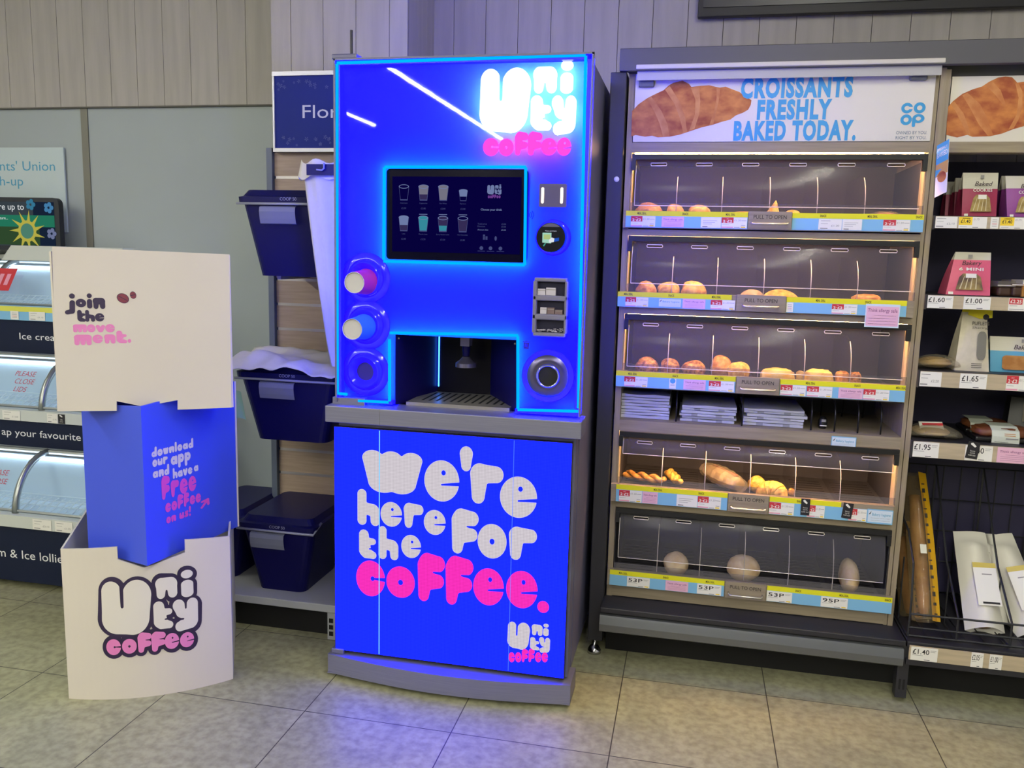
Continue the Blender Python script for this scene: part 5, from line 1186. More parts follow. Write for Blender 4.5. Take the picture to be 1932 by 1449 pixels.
# paper bags in three stacks
bagp = mat('bag_paper', 'b9bccb', .6, var=.04, vscale=12); bagg = mat('bag_window', '8d8f99', .3); rnd = random.Random(11)
def bag_stack(x0, x1, n, side, th, ragged, what):
    z = bz0+.0005
    for k in range(n):
        dx = (rnd.random()-.5)*ragged; dy = rnd.random()*ragged; h = th*(.8+.4*rnd.random()); tw = (rnd.random()-.5)*ragged*2; b = MB()
        P = [(x0+dx, 3.01+dy), (x1+dx, 3.01+dy+tw*.3), (x1+dx+tw*.2, 3.27), (x0+dx+tw*.2, 3.27)]
        zz = z+.0004; n_ = 9
        for j in range(n_):
            u0, u1 = j/n_, (j+1)/n_; w0, w1 = .12*h*math.sin(9*u0+k*2), .12*h*math.sin(9*u1+k*2)
            A_ = Vector((*P[0], 0)).lerp(Vector((*P[1], 0)), u0); B_ = Vector((*P[0], 0)).lerp(Vector((*P[1], 0)), u1); C_ = Vector((*P[3], 0)).lerp(Vector((*P[2], 0)), u1); D_ = Vector((*P[3], 0)).lerp(Vector((*P[2], 0)), u0)
            mm = bagg if side and j in (side, side+4) and k % 2 == 0 else bagp
            up = [(A_.x, A_.y, zz+h*.86+w0), (B_.x, B_.y, zz+h*.86+w1), (C_.x, C_.y, zz+h*.86+w1), (D_.x, D_.y, zz+h*.86+w0)]
            lo = [(q.x, q.y, zz+.06*h) for q in (A_, B_, C_, D_)]
            b.add(up+lo, [(0, 1, 2, 3), (4, 7, 6, 5), (0, 4, 5, 1), (2, 6, 7, 3)]+([(0, 3, 7, 4)] if j == 0 else [])+([(1, 5, 6, 2)] if j == n_-1 else []), mm)
        z += h
        tag(b.build('paper_bag'), 'white paper bag, %s of the %s on the bag shelf' % (('lowest', 'second from the bottom', 'third from the bottom', 'fourth from the bottom', 'fifth from the bottom', 'third from the top', 'second from the top')[k] if k < n-1 else 'topmost', what), 'paper bag', 'paper bags in the '+what)
ym = 775
bag_stack(at(1171, ym, 3.02).x, at(1263, ym, 3.02).x, 8, 0, .0112, .006, 'tall left stack')
bag_stack(at(1283, ym+10, 3.02).x, at(1386, ym+10, 3.02).x, 6, 2, .0098, .014, 'middle stack')
bag_stack(at(1406, ym+15, 3.02).x, at(1520, ym+15, 3.02).x, 6, 2, .0105, .016, 'right stack')
p = at(1553, 808, 3.03); t = thing('tongs_holder', (p.x, 3.06, bz0), 'small black tongs rest with a pale mark, right of the paper bags', 'tongs rest')
b = MB(); b.lathe(Fr((p.x, 3.05, bz0), (1, 0, 0), (0, 1, 0)), 0, 0, [(.012, .0005), (.016, .012), (.015, .03), (.009, .042)], rail_m, 20, cap0=True, cap1=True); b.build('body', t, smooth=True)
b = MB(); b.fbox(Fr((p.x, 3.034, bz0)), -.011, .011, .011, .014, .0, .001, paper); b.fbox(Fr((p.x, 3.034, bz0)), -.006, .008, .026, .034, -.002, .001, mat('tag_grey', '8d8d94', .5)); b.build('mark', t)
# ------------------------------------------------------------------ pastries and rolls
gold = mat('pastry_gold', 'd99a42', .45, col2='ffd36a', vscale=70, bump=.6, bscale=60); tan_ = mat('pastry_tan', 'c88240', .45, col2='ecb468', vscale=60, bump=.6, bscale=60)
choc = mat('pastry_choc', '6a3a1c', .4, col2='dea05a', vscale=90, bump=.4, bscale=60); cheese = mat('pastry_cheese', 'f0bc4a', .5, col2='fbe296', vscale=26, bump=.6, bscale=50)
flour = mat('roll_floured', 'd9b482', .7, col2='f2dcb6', vscale=16, bump=.3, bscale=50); pale_p = mat('pastry_pale', 'c9b294', .6, col2='a98c66', vscale=20, bump=.4, bscale=50)
def dome(cx, cy, z0, w, h, d, m_, kind, seed=0, rot=0):
    b = MB(); nu, nv = 40, 18
    def fn(u, v):
        a = 2*PI*u; p = PI*v; sx, sy, sz = math.sin(p)*math.cos(a), math.sin(p)*math.sin(a), -math.cos(p)
        r = 1+.05*noise.noise(Vector((sx*2+seed, sy*2, sz*2)))
        if kind == 'cheese': r += .10*noise.noise(Vector((sx*5+seed, sy*5, sz*5))); sx, sy = math.copysign(abs(sx)**.7, sx), math.copysign(abs(sy)**.7, sy); sz = math.copysign(abs(sz)**.7, sz)
        if kind == 'curl':
            ang = math.atan2(sz+.15, sx+.1); rad = math.hypot(sx+.1, sz+.15); r += .075*math.sin(rad*19-ang*1.0+seed)*(1 if sy < .5 else .3)
        if kind == 'danish': r += .16*math.cos(5*a+seed)*math.sin(p)**2; sz = sz*(1-.35*math.sin(p)**4)
        if kind == 'roll': r += .03*noise.noise(Vector((sx*6, sy*6, sz*6+seed)))
        x, y = sx*w/2*r, sy*d/2*r; z = h/2*(1+sz*r); z = max(z, .02*h)
        return (cx+x*math.cos(rot)-y*math.sin(rot), cy+x*math.sin(rot)+y*math.cos(rot), z0+z)
    b.grid(fn, nu, nv, m_, closed_u=True); return b
def crescent(cx, cy, z0, L_, h, m_, rot, bend=.35, seg=7, seed=0):
    b = MB(); pts = []; rs = []; n = 42
    for k in range(n):
        t = k/(n-1)*2-1; a = t*bend*2; x = L_/2*math.sin(a)/math.sin(bend*2); y = -L_*.22*(1-math.cos(a))/(1-math.cos(bend*2)+.001)
        r = h*.5*max(.12, (1-abs(t)**2.2))**.75*(1+.09*(abs(math.sin(seg*PI*(t+1)/2))**.5-.6))
        pts.append((cx+x*math.cos(rot)-y*math.sin(rot), cy+x*math.sin(rot)+y*math.cos(rot), z0+max(r*.96, .004))); rs.append(r)
    b.tube(pts, rs, m_, 16); return b
def place(row, x0, x1, ytop, Y, kind, m_, label, rot=0, seed=0, cat='pastry', name='pastry', group='pastries in the bakery cabinet', depth=1.0):
    tz = rows[row][2]-.032; ym = ytop+8; a0, a1 = at(x0, ym, Y).x, at(x1, ym, Y).x; w = a1-a0; zt = at((x0+x1)/2, ytop, Y).z; h = max(.02, zt-tz); cx = (a0+a1)/2
    if kind == 'crescent': b = crescent(cx, Y, tz+.0008, w*1.02, h, m_, rot, seed=seed)
    else: b = dome(cx, Y, tz+.0003, w, h, w*depth, m_, kind, seed, rot)
    o = b.build(name, smooth=True); tag(o, label, cat, group); return o
place(0, 1198, 1251, 383, 3.08, 'curl', tan_, 'golden croissant at the left end of the top bakery row', seed=1); place(0, 1256, 1293, 385, 3.08, 'curl', gold, 'croissant between two others at the left of the top bakery row', seed=2); place(0, 1298, 1342, 386, 3.08, 'curl', gold, 'third croissant from the left on the top bakery row', seed=3.4)
tz = rows[0][2]-.032
def turnover(x0, x1, ytop, Y, label):
    a0, a1 = at(x0, 395, Y).x, at(x1, 395, Y).x; zt = at(x1, ytop, Y).z; b = MB(); n = 14
    b.grid(lambda u, v: (lerp(a0, a1, u), Y-.05+.1*v, tz+.001+(zt-tz)*(.18+.82*min(u/.75, (1-u)/.25 if u > .75 else 1))*(1-.7*abs(2*v-1)**2)*(1+.12*noise.noise(Vector((u*5, v*5, 2))))), 16, 10, gold)
    b.grid(lambda u, v: (lerp(a0, a1, u), Y-.05+.1*v, tz+.0008), 2, 2, gold); tag(b.build('pastry', smooth=True), label, 'pastry', 'pastries in the bakery cabinet')
turnover(1434, 1474, 379, 3.07, 'pointed folded turnover in the middle of the top bakery row')
place(0, 1372, 1436, 399, 3.06, 'danish', gold, 'flat pale pastry left of the pointed turnover on the top row', seed=1); place(0, 1478, 1512, 396, 3.08, 'danish', gold, 'low folded pastry right of the pointed turnover on the top row', seed=2)
def bagged(row, x0, x1, y0, Y, h, label, lean=0, inner=pale_p):
    tz = rows[row][2]-.032; a0, a1 = at(x0, y0, Y).x, at(x1, y0, Y).x; t = thing('bagged_pastry', ((a0+a1)/2, Y, tz), label, 'bagged pastry', 'bagged pastries in the bakery cabinet')
    b = MB(); n = 12
    b.tube([(lerp(a0+.012, a1-.012, k/n), Y+lean*(k/n-.5), tz+.006+h*.48+.1*lean*0) for k in range(n+1)], [h*.40*(.6+.4*math.sin(PI*k/n))for k in range(n+1)], inner, 14); b.build('filled_roll', t, smooth=True)
    b = MB(); b.tube([(lerp(a0, a1, k/n), Y+lean*(k/n-.5), tz+.006+h*.5) for k in range(n+1)], [h*(.30+.19*math.sin(PI*k/n)+.03*math.sin(k*5)) for k in range(n+1)], clear('bag_film', 'f4efe8', 'd8c8ae', .28, .3, .12), 10); b.build('clear_bag', t)
bagged(0, 1641, 1702, 396, 3.08, .045, 'thin bagged pastry at the right end of the top bakery row', inner=tan_)
place(1, 1200, 1239, 531, 3.07, 'curl', tan_, 'swirled round pastry at the left end of the second bakery row', seed=1); place(1, 1241, 1283, 531, 3.07, 'curl', gold, 'swirled golden pastry second from the left on the second bakery row', seed=4); place(1, 1285, 1335, 530, 3.08, 'curl', gold, 'tall curled croissant third from the left on the second bakery row', seed=2.2)
place(1, 1396, 1440, 546, 3.06, 'danish', pale_p, 'pale flat danish above the second pull handle', seed=0); place(1, 1442, 1501, 546, 3.07, 'danish', gold, 'golden danish right of the pale one on the second bakery row', seed=1.3); place(1, 1606, 1662, 555, 3.07, 'cheese', tan_, 'low orange pastry at the right of the second bakery row', seed=3, depth=.7)
place(2, 1199, 1243, 674, 3.07, 'curl', choc, 'dark chocolate croissant at the left end of the third bakery row', seed=1); place(2, 1246, 1284, 675, 3.06, 'curl', choc, 'chocolate-flecked croissant second from the left on the third bakery row', seed=3); place(2, 1287, 1331, 680, 3.06, 'curl', choc, 'brown chocolate pastry third from the left on the third bakery row', seed=5)
place(2, 1341, 1384, 671, 3.12, 'curl', tan_, 'plain croissant standing behind another on the third bakery row', seed=2); place(2, 1373, 1416, 682, 3.04, 'curl', gold, 'golden croissant in front of another on the third bakery row', seed=4.2)
place(2, 1435, 1499, 695, 3.06, 'cheese', cheese, 'cheesy yellow twist above the third pull handle', seed=1, depth=.7); place(2, 1502, 1518, 700, 3.16, 'cheese', cheese, 'cheesy pastry end showing behind a clear divider on the third row', seed=6, depth=1.5); place(2, 1517, 1572, 697, 3.05, 'cheese', cheese, 'cheesy yellow twist right of the third pull handle', seed=2, depth=.7)
place(2, 1576, 1602, 700, 3.15, 'cheese', tan_, 'brown pastry behind a clear divider on the third bakery row', seed=4); place(2, 1602, 1625, 702, 3.06, 'cheese', choc, 'nut-topped brown pastry rightmost on the third bakery row', seed=8)
def twist(row, p0, p1, Y0, Y1, r, label, m_=tan_, arch=0):
    tz = rows[row][2]-.032; A_ = at(p0[0], p0[1], Y0); B_ = at(p1[0], p1[1], Y1); b = MB(); n = 60; L_ = (B_-A_).length; turns = L_/.062
    for ph in (0, PI):
        pts = []; 
        for k in range(n+1):
            t = k/n; c_ = A_.lerp(B_, t); d = (B_-A_).normalized(); sd = Vector((-d.y, d.x, 0)).normalized(); up = Vector((0, 0, 1)); a = ph+turns*PI*t*1.0; rr = r*.45
            pts.append(Vector((c_.x, c_.y, max(c_.z, tz+r)))+sd*rr*math.cos(a)*1.1+up*rr*math.sin(a))
        b.tube(pts, [r*.58*(.75 if k in (0, n) else 1) for k in range(n+1)], m_, 10)
    tag(b.build('pastry', smooth=True), label, 'pastry', 'pastries in the bakery cabinet')
twist(3, (1180, 893), (1252, 906), 3.16, 3.03, .017, 'long twisted pastry at the left of the fourth bakery row'); twist(3, (1280, 908), (1262, 890), 3.02, 3.2, .018, 'twisted pastry lying front to back beside the longer twist', gold)
tz = rows[3][2]-.032; t = thing('bagged_pastry', (at(1365, 900, 3.1).x, 3.1, tz), 'large filled roll in a clear bag left of the fourth pull handle', 'bagged pastry', 'bagged pastries in the bakery cabinet')
A_, B_ = at(1336, 886, 3.2), at(1394, 915, 3.03); b = MB(); n = 14
b.tube([A_.lerp(B_, k/n) for k in range(n+1)], [.037*(.55+.45*math.sin(PI*min(1, .1+.8*k/n))) for k in range(n+1)], pale_p, 16, flat=.8); b.build('filled_roll', t, smooth=True)
b = MB(); b.tube([A_.lerp(B_, k/n*1.16-.08) for k in range(n+1)], [.043*(.5+.5*math.sin(PI*min(1, .12+.8*k/n)))*(1+.06*math.sin(k*2.3)) for k in range(n+1)], MATS['bag_film'], 9, flat=.85); b.build('clear_bag', t)
b = MB(); b.tube([A_.lerp(B_, k/n)+Vector((.006, -.004, .024)) for k in range(2, n-1)], .008, mat('ham_filling', '9a5a4c', .5), 8); b.build('filling', t, smooth=True)
place(3, 1411, 1446, 899, 3.11, 'curl', gold, 'golden croissant half behind another on the fourth bakery row', seed=1); b_ = place(3, 1431, 1489, 908, 3.04, 'crescent', gold, 'golden ridged croissant in front on the fourth bakery row', rot=-.5); place(3, 1487, 1500, 921, 3.1, 'curl', tan_, 'croissant tip showing by the clear divider on the fourth row', seed=3)
place(4, 1252, 1300, 1042, 3.05, 'roll', flour, 'round floured bread roll on the left of the bottom bakery row', seed=1, name='bread_roll', cat='bread roll', group='bread rolls on the bottom row'); place(4, 1372, 1436, 1048, 3.05, 'roll', flour, 'wide floured bread roll above the bottom pull handle', seed=5, name='bread_roll', cat='bread roll', group='bread rolls on the bottom row', depth=.8); place(4, 1585, 1622, 1057, 3.06, 'roll', flour, 'tall narrow bread roll on the right of the bottom bakery row', seed=9, name='bread_roll', cat='bread roll', group='bread rolls on the bottom row', depth=2.6)

# ------------------------------------------------------------------ packaged bakery bay on the right
GX0, GX1 = .745, 2.2
gb = thing('packaged_bakery_bay', (1.4, 3.2, 0), 'dark shelving bay with oak price rails holding packaged bakery goods, at the right', 'shelving')
navyb = mat('bay_back_navy', '302d4e', .6)
b = MB(); b.box(GX0, GX1, 3.34, 3.37, .23, 1.83, navyb); b.build('back_panel', gb)
b = MB(); b.box(GX0-.01, GX1, YW, 3.02, 1.817, 1.85, wood); b.box(GX0-.01, GX0+.008, YW, 3.02, 1.85, 2.07, wood_v); b.build('header_rail', gb)
b = MB(); b.box(GX0-.01, GX1, 3.0, 3.03, 2.052, 2.12, beam_m); b.build('header_panel', gb)
railw = mat('price_rail_oak', 'b3a48b', .5, var=.08, vscale=5, stretch=(1.5, 20, 20))
shz = []
YR = 2.95
for (xa, y0, y1, nm_) in ((1762, 405, 430, 1), (1748, 555, 582, 2), (1735, 700, 731, 3), (1720, 834, 866, 4)):
    z1, z0 = at(1800, y0+2, YR).z, at(1800, y1+1, YR).z; shz.append((z0, z1))
    b = MB(); b.box(GX0, GX1, YR+.006, 3.34, z1-.022, z1, anth); o = b.build('shelf', gb)
    b = MB(); b.box(GX0-.002, GX1, YR, YR+.006, z0, z1-.002, railw); b.box(GX0-.007, GX0-.002, YR-.002, YR+.02, z0-.004, z1, anth); b.build('price_rail', gb)
b = MB(); b.box(GX0+.016, GX1, 2.852, 3.34, .205, .225, anth); b.build('base_deck', gb, bevel=.003)
z1b, z0b = at(1715, 1216, 2.85).z, at(1715, 1243, 2.85).z
b = MB(); b.box(GX0+.022, GX1, 2.845, 2.852, z0b, z1b, railw); b.box(GX0+.016, GX1, 2.848, 2.87, z0b-.02, z0b-.001, anth); b.box(GX0+.016, GX1, 2.848, 2.856, z1b, .206, anth); b.build('base_rail', gb)
# second croissant sign
F = Pl((GX0+.014, YW+.01, 1.85)); F0 = F
t = thing('bakery_sign', (1.2, YW+.01, 1.85), 'white sign with a large croissant picture above the packaged bakery shelves', 'sign')
b = MB(); b.fbox(F, .0, 1.2, .0, .2, -.01, 0, MATS['sign_white']); b.build('board', t)
s_, ox, oy = 4.14, 1680, 100
PX2 = lambda L_: [F0.px(ox+x/s_, oy+y/s_) for x, y in L_]
c2 = [(452, 415), (490, 375), (560, 320), (640, 285), (715, 262), (770, 225), (840, 192), (900, 184), (950, 190), (975, 215), (990, 232), (1040, 225), (1100, 235), (1180, 235), (1300, 290), (1380, 350), (1370, 420), (1280, 480), (1150, 540), (1030, 575), (960, 595), (870, 630), (780, 650), (640, 655), (600, 640), (520, 660), (435, 640), (440, 520)]
b = MB(); croissant_print(F0, b, PX2(c2), [PX2(q) for q in ([(975, 240), (1000, 235), (1030, 300), (1030, 420), (1000, 520), (960, 590), (920, 600), (985, 480), (1000, 350)], [(560, 330), (600, 310), (700, 400), (760, 520), (800, 640), (760, 648), (690, 560), (620, 430)], [(470, 400), (500, 380), (570, 470), (610, 580), (625, 645), (600, 640), (560, 560), (510, 460)], [(740, 250), (790, 215), (860, 290), (900, 400), (890, 420), (820, 330)])])
b.build('printed_croissant', t)
# leaflet on the jamb
q = [at(1768, 275, 2.95), at(1792, 269, 2.91), at(1786, 362, 2.91), at(1763, 373, 2.95)]
lf = MB(); Fq = Fr(q[3], q[2]-q[3], q[0]-q[3]); w_, h_ = (q[2]-q[3]).length, (q[0]-q[3]).length
lf.fbox(Fq, 0, w_, 0, h_, -.001, 0, paper); lf.rect(Fq, 0, w_, h_*.62, h_, .0006, sky_ink); lf.rect(Fq, 0, w_, h_*.38, h_*.62, .0006, mat('leaflet_tan', 'c79a55', .6)); lf.poly(Fq, [(0, h_*.38), (w_*.5, h_*.5), (0, h_*.52)], .001, sky_ink)
lf.text(Fq, 'FRESHLY', w_*.5, h_*.87, h_*.05, paper, w=w_*.8, align='c', c=.001); lf.text(Fq, 'BAKED', w_*.5, h_*.74, h_*.09, paper, w=w_*.85, align='c', c=.001)
b = lf; ellipse(Fq, w_*.55, h_*.34, w_*.32, h_*.12, .9, .0012, MATS['print_croissant'])
tag(lf.build('leaflet'), 'small blue and white croissant leaflet clipped to the oak post', 'leaflet')
# price tickets of the right bay
def rt(i, x0, x1, kind, label, price='', y=None, Y=None, name='price_ticket', z=None):
    z0, z1 = shz[i] if i < 4 else (z0b, z1b); Y = YR if i < 4 else 2.845; ym = (418, 570, 716, 850, 1235)[i]; F_ = Fr((0, Y, 0))
    z0, z1 = (z0+.001, z1-.003) if z is None else (lerp(z0, z1, z[0]), lerp(z0, z1, z[1]))
    return ticket(F_, at(x0, ym, Y).x, at(x1, ym, Y).x, z0, z1, kind, label, price, 'packaged bakery tickets', name, .0003)
rt(0, 1763, 1806, 'plain', 'white 2.10 ticket at the left of the cookie shelf rail', '£2.10'); rt(0, 1809, 1862, 'yellow', 'yellow and white £1.40 ticket under the magenta cookie bag', '£1.40'); rt(0, 1869, 1884, 'small', 'narrow white ticket between two yellow £1.40 tickets'); rt(0, 1887, 1942, 'yellow', 'yellow and white £1.40 ticket under the purple cookie bag', '£1.40')
rt(1, 1748, 1798, 'price', '£1.60 ticket at the left of the second packaged shelf', '£1.60'); rt(1, 1818, 1869, 'price', '£1.00 ticket under the pink bag', '£1.00'); rt(1, 1903, 1945, 'red', 'red £2.25 ticket under the brown tubs', '£2.25')
rt(2, 1733, 1776, 'plain', 'white 2.20 ticket under the wrapped bread', '£2.20'); rt(2, 1811, 1862, 'price', '£1.65 ticket under the tall white and yellow bag', '£1.65'); rt(2, 1899, 1948, 'deal', 'red 2 for £2 ticket under the blue bag')
rt(3, 1721, 1771, 'price', '£1.95 ticket with pinkbar under the wrapped flatbread'.replace(' with pinkbar', ''), '£1.95'); rt(3, 1821, 1873, 'price', 'ticket ending in 40 partly covered by a black tag', '£2.40'); rt(3, 1882, 1945, 'pink', 'pink allergy card on the lowest packaged shelf rail', name='shelf_card')
loose(1822, 832, 1845, 864, 'black', 'black sold-out tag on the rail beside the dark loaf', -.12, YR-.003)
rt(4, 1718, 1769, 'price', '£1.40 ticket at the left of the base rail under the basket', '£1.40'); rt(4, 1833, 1856, 'price', 'small £2.05 ticket on the base rail', '£2.05', z=(.0, 1)); rt(4, 1868, 1892, 'price', 'small £1.00 ticket rightmost on the base rail', '£1.00', z=(.0, 1))
# gusseted paper bags of cookies and cakes
def pouch(name, xb0, xb1, yb, xt0, xt1, yt, Y, dep, colm, topm, band, label, prints, tilt=.02, shelf=0, group='packaged bakery goods'):
    z0 = shz[shelf][1]+.0005; A_ = at(xb0, yb, Y); B_ = at(xb1, yb, Y); Ct, Dt = at(xt1, yt, Y+tilt), at(xt0, yt, Y+tilt)
    zt = (Ct.z+Dt.z)/2; t = thing(name, ((A_.x+B_.x)/2, Y+dep/2, z0), label, 'bag', group)
    u = Vector((B_.x-A_.x, 0, 0)); w = u.length; o = Vector((A_.x, Y, z0)); h = zt-z0
    def pt(a, v, k):                      # a across, v up, k front 0 / back 1
        xl_ = lerp(A_.x, Dt.x, v); xr_ = lerp(B_.x, Ct.x, v); y0 = Y+tilt*v; d = dep*(1-v**1.6)+.004
        bul = (-.006*math.sin(PI*a)*math.sin(PI*min(1, v*1.1))) if k == 0 else 0
        return (lerp(xl_, xr_, a), y0+bul+d*k, z0+h*v)
    b = MB(); nv = 8
    for v0, v1, mm in ((0, band, colm), (band, 1, topm)):
        f0 = lambda a, q: pt(a, lerp(v0, v1, q), 0); f1 = lambda a, q: pt(a, lerp(v0, v1, q), 1)
        b.grid(f0, 6, nv, mm); b.grid(f1, 6, nv, mm)
        for a in (0, 1): b.grid(lambda k, q: (pt(a, lerp(v0, v1, q), k)[0]+(.007 if a == 0 else -.007)*math.sin(PI*k)*(lerp(v0, v1, q)), pt(a, lerp(v0, v1, q), k)[1], z0+h*lerp(v0, v1, q)), 5, nv, mm)
    b.quad([pt(0, 0, 0), pt(1, 0, 0), pt(1, 0, 1), pt(0, 0, 1)], colm); b.build('bag_body', t, smooth=False)
    Fp = Fr((A_.x, Y-.0085, z0), (1, 0, 0), (0, tilt, h)); prints(Fp, t, w, math.hypot(h, tilt)); return t
script = mat('script_ink', '3a2c34', .6); win_c = mat('window_biscuit', '8f7a4e', .25, col2='b59c66', vscale=40)
def cookie_prints(wc, word, under):
    def f(F, t, w, h):
        b = MB(); b.poly(F, [(w*.2, h*.12), (w*.82, h*.12), (w*.76, h*.42), (w*.66, h*.5), (w*.36, h*.5), (w*.28, h*.42)], .0008, wc)
        for k in range(4): b.poly(F, [(w*(.28+.12*k), h*.14), (w*(.31+.12*k), h*.14), (w*(.4+.09*k), h*.44), (w*(.39+.09*k), h*.44)], .0012, mat('film_glint', 'cfc3a0', .2))
        b.build('window', t)
        b = MB(); b.text(F, word, w*.54, h*.70, h*.1, script, align='c', c=.001, lean=.3, bold=.008); b.rect(F, w*.46, w*.56, h*.86, h*.94, .001, grey_ink); b.text(F, under, w*.54, h*.57, h*.07, paper, w=w*.55, align='c', c=.001, bold=.02)
        b.rect(F, w*.04, w*.15, h*.01, h*.07, .001, paper); b.build('lettering', t)
        b = MB(); b.rect(F, w*.42, w*.66, h*.4, h*.5, .0016, paper); b.build('sticker', t)
    return f
mag = mat('bag_magenta', '9c2c52', .5); pur = mat('bag_purple', '8d3f90', .5); bagw = mat('bag_white_top', 'cbc7bb', .55); pnk = mat('bag_pink', 'd65c80', .5); blu = mat('bag_blue', '559cc4', .5)
pouch('cookie_bag', 1815, 1880, 404, 1817, 1884, 326, 3.02, .075, mag, bagw, .64, 'magenta and white cookie bag with a clear window, front of its row', cookie_prints(win_c, 'Baked', 'COOKIES'))
pouch('cookie_bag', 1800, 1862, 404, 1803, 1866, 336, 3.115, .06, mag, bagw, .66, 'magenta cookie bag directly behind the front magenta one', cookie_prints(win_c, 'Baked', 'COOKIES'))
pouch('cookie_bag', 1783, 1846, 404, 1786, 1848, 343, 3.19, .06, mag, bagw, .66, 'magenta cookie bag rearmost behind the front magenta one', cookie_prints(win_c, 'Baked', 'COOKIES'))
pouch('cookie_bag', 1901, 1966, 404, 1897, 1962, 332, 3.02, .075, pur, bagw, .7, 'purple and white cookie bag at the right edge of the top shelf', cookie_prints(win_c, 'Baked', 'COOKIES'))
pouch('cookie_bag', 1889, 1950, 404, 1890, 1950, 332, 3.11, .06, pur, bagw, .68, 'purple cookie bag standing behind the front purple one', cookie_prints(win_c, 'Baked', 'COOKIES'))
pouch('cake_bag', 1784, 1868, 556, 1803, 1870, 476, 3.0, .09, pnk, bagw, .82, 'bright pink paper bag with a clear window on the second packaged shelf', cookie_prints(mat('window_cake', 'a08a58', .25, col2='5b4a44', vscale=30), 'Bakery', '6 MINI'), .03, 1)
def puf(F, t, w, h):
    b = MB(); b.prism(F, [(w*(.72+x), h*(.42+y)) for x, y in rrect(-.13, .13, -.23, .22, .1)], .0006, .001, mat('window_grey', '77756c', .25)); b.build('window', t)
    b = MB(); b.poly(F, [(w*.3, h*.98), (w*.98, h*.98), (w*.98, h*.86), (w*.62, h*.84), (w*.28, h*.9)], .0006, mat('bag_yellow', 'd9c916', .5)); b.disc(F, w*.8, h*.87, w*.09, .001, black_ink, 20)
    b.text(F, 'PUFLETS', w*.66, h*.74, h*.055, mat('grey_print', '5a564c', .6), w=w*.48, align='c', c=.001, bold=.015); b.text(F, 'Sharing', w*.64, h*.68, h*.035, MATS['grey_print'], w=w*.45, align='c', c=.001, lean=.3)
    for k in range(3): b.rect(F, w*.45, w*.75, h*(.12-.03*k), h*(.13-.03*k), .001, MATS['grey_print'])
    b.build('lettering', t)
kr = mat('bag_speckle', 'c9c1ac', .6, var=.06, vscale=40)
pouch('snack_bag', 1800, 1866, 701, 1818, 1862, 582, 3.0, .09, kr, mat('bag_yellow', 'd9c916', .5), .94, 'tall speckled cream bag with a yellow top on the third packaged shelf', puf, .03, 2)
def blup(F, t, w, h):
    b = MB(); b.prism(F, [(w*(.56+x), h*(.28+y)) for x, y in rrect(-.36, .36, -.2, .2, .08)], .0006, .001, mat('window_brown', 'a06a34', .3, col2='c79a5c', vscale=20)); b.build('window', t)
    b = MB(); b.text(F, 'Bakery', w*.6, h*.66, h*.13, script, align='c', c=.001, lean=.3, bold=.008); b.rect(F, w*.55, w*.65, h*.85, h*.95, .001, grey_ink); b.build('lettering', t)
pouch('cake_bag', 1868, 1968, 703, 1868, 1966, 636, 3.02, .08, blu, bagw, .6, 'blue and white bag with a window at the right of the third shelf', blup, .02, 2)
# wrapped breads and tubs
film = clear('wrap_film', 'f6f2ea', 'cfc6b2', .22, .35, .08)
def wrapped(name, x0, x1, ytop, Y, dep, shelf, m_, label, lab=None):
    z0 = shz[shelf][1]+.0005; a0, a1 = at(x0, ytop, Y).x, at(x1, ytop, Y).x; h = at((x0+x1)/2, ytop, Y).z-z0; t = thing(name, ((a0+a1)/2, Y, z0), label, 'wrapped bread', 'packaged bakery goods')
    b = dome((a0+a1)/2-.01, Y, z0+.002, (a1-a0)*.72, h*.8, dep*.8, m_, 'roll', 2); b.build('bread', t, smooth=True)
    b = MB(); b.grid(lambda u, v: (lerp(a0, a1, u), Y+dep/2*math.cos(2*PI*v)*(1-.5*abs(2*u-1)**3), z0+h*.5*(1-.55*abs(2*u-1)**2.5)*(1+math.sin(2*PI*v))*(1+.06*noise.noise(Vector((u*7, v*6, 1))))+.0002), 22, 16, film); b.build('wrapper', t)
    if lab: b = MB(); b.fbox(Fr(((a0+a1)/2-.01, Y-dep*.1, z0+h*.9), (1, 0, .05), (0, .7, .45)), -.04, .035, -.02, .02, 0, .001, paper); b.rect(Fr(((a0+a1)/2-.01, Y-dep*.1, z0+h*.9), (1, 0, .05), (0, .7, .45)), -.03, .035, .0, .012, .002, red_ink); b.build('label', t)
    return t
wrapped('wrapped_bread', 1727, 1814, 669, 3.04, .12, 2, mat('naan_gold', 'c9a656', .5, col2='a97f3a', vscale=14), 'clear-wrapped golden bread at the left of the third shelf')
wrapped('wrapped_bread', 1713, 1812, 800, 3.05, .16, 3, mat('flatbread_tan', 'b99a68', .6, col2='cdb488', vscale=14), 'clear-wrapped flatbread with a red and white label on the lowest shelf', True)
brown_b = mat('loaf_brown', '5f3420', .45, col2='7c4828', vscale=12); pack_l = mat('pack_label', 'c9cfc2', .5)
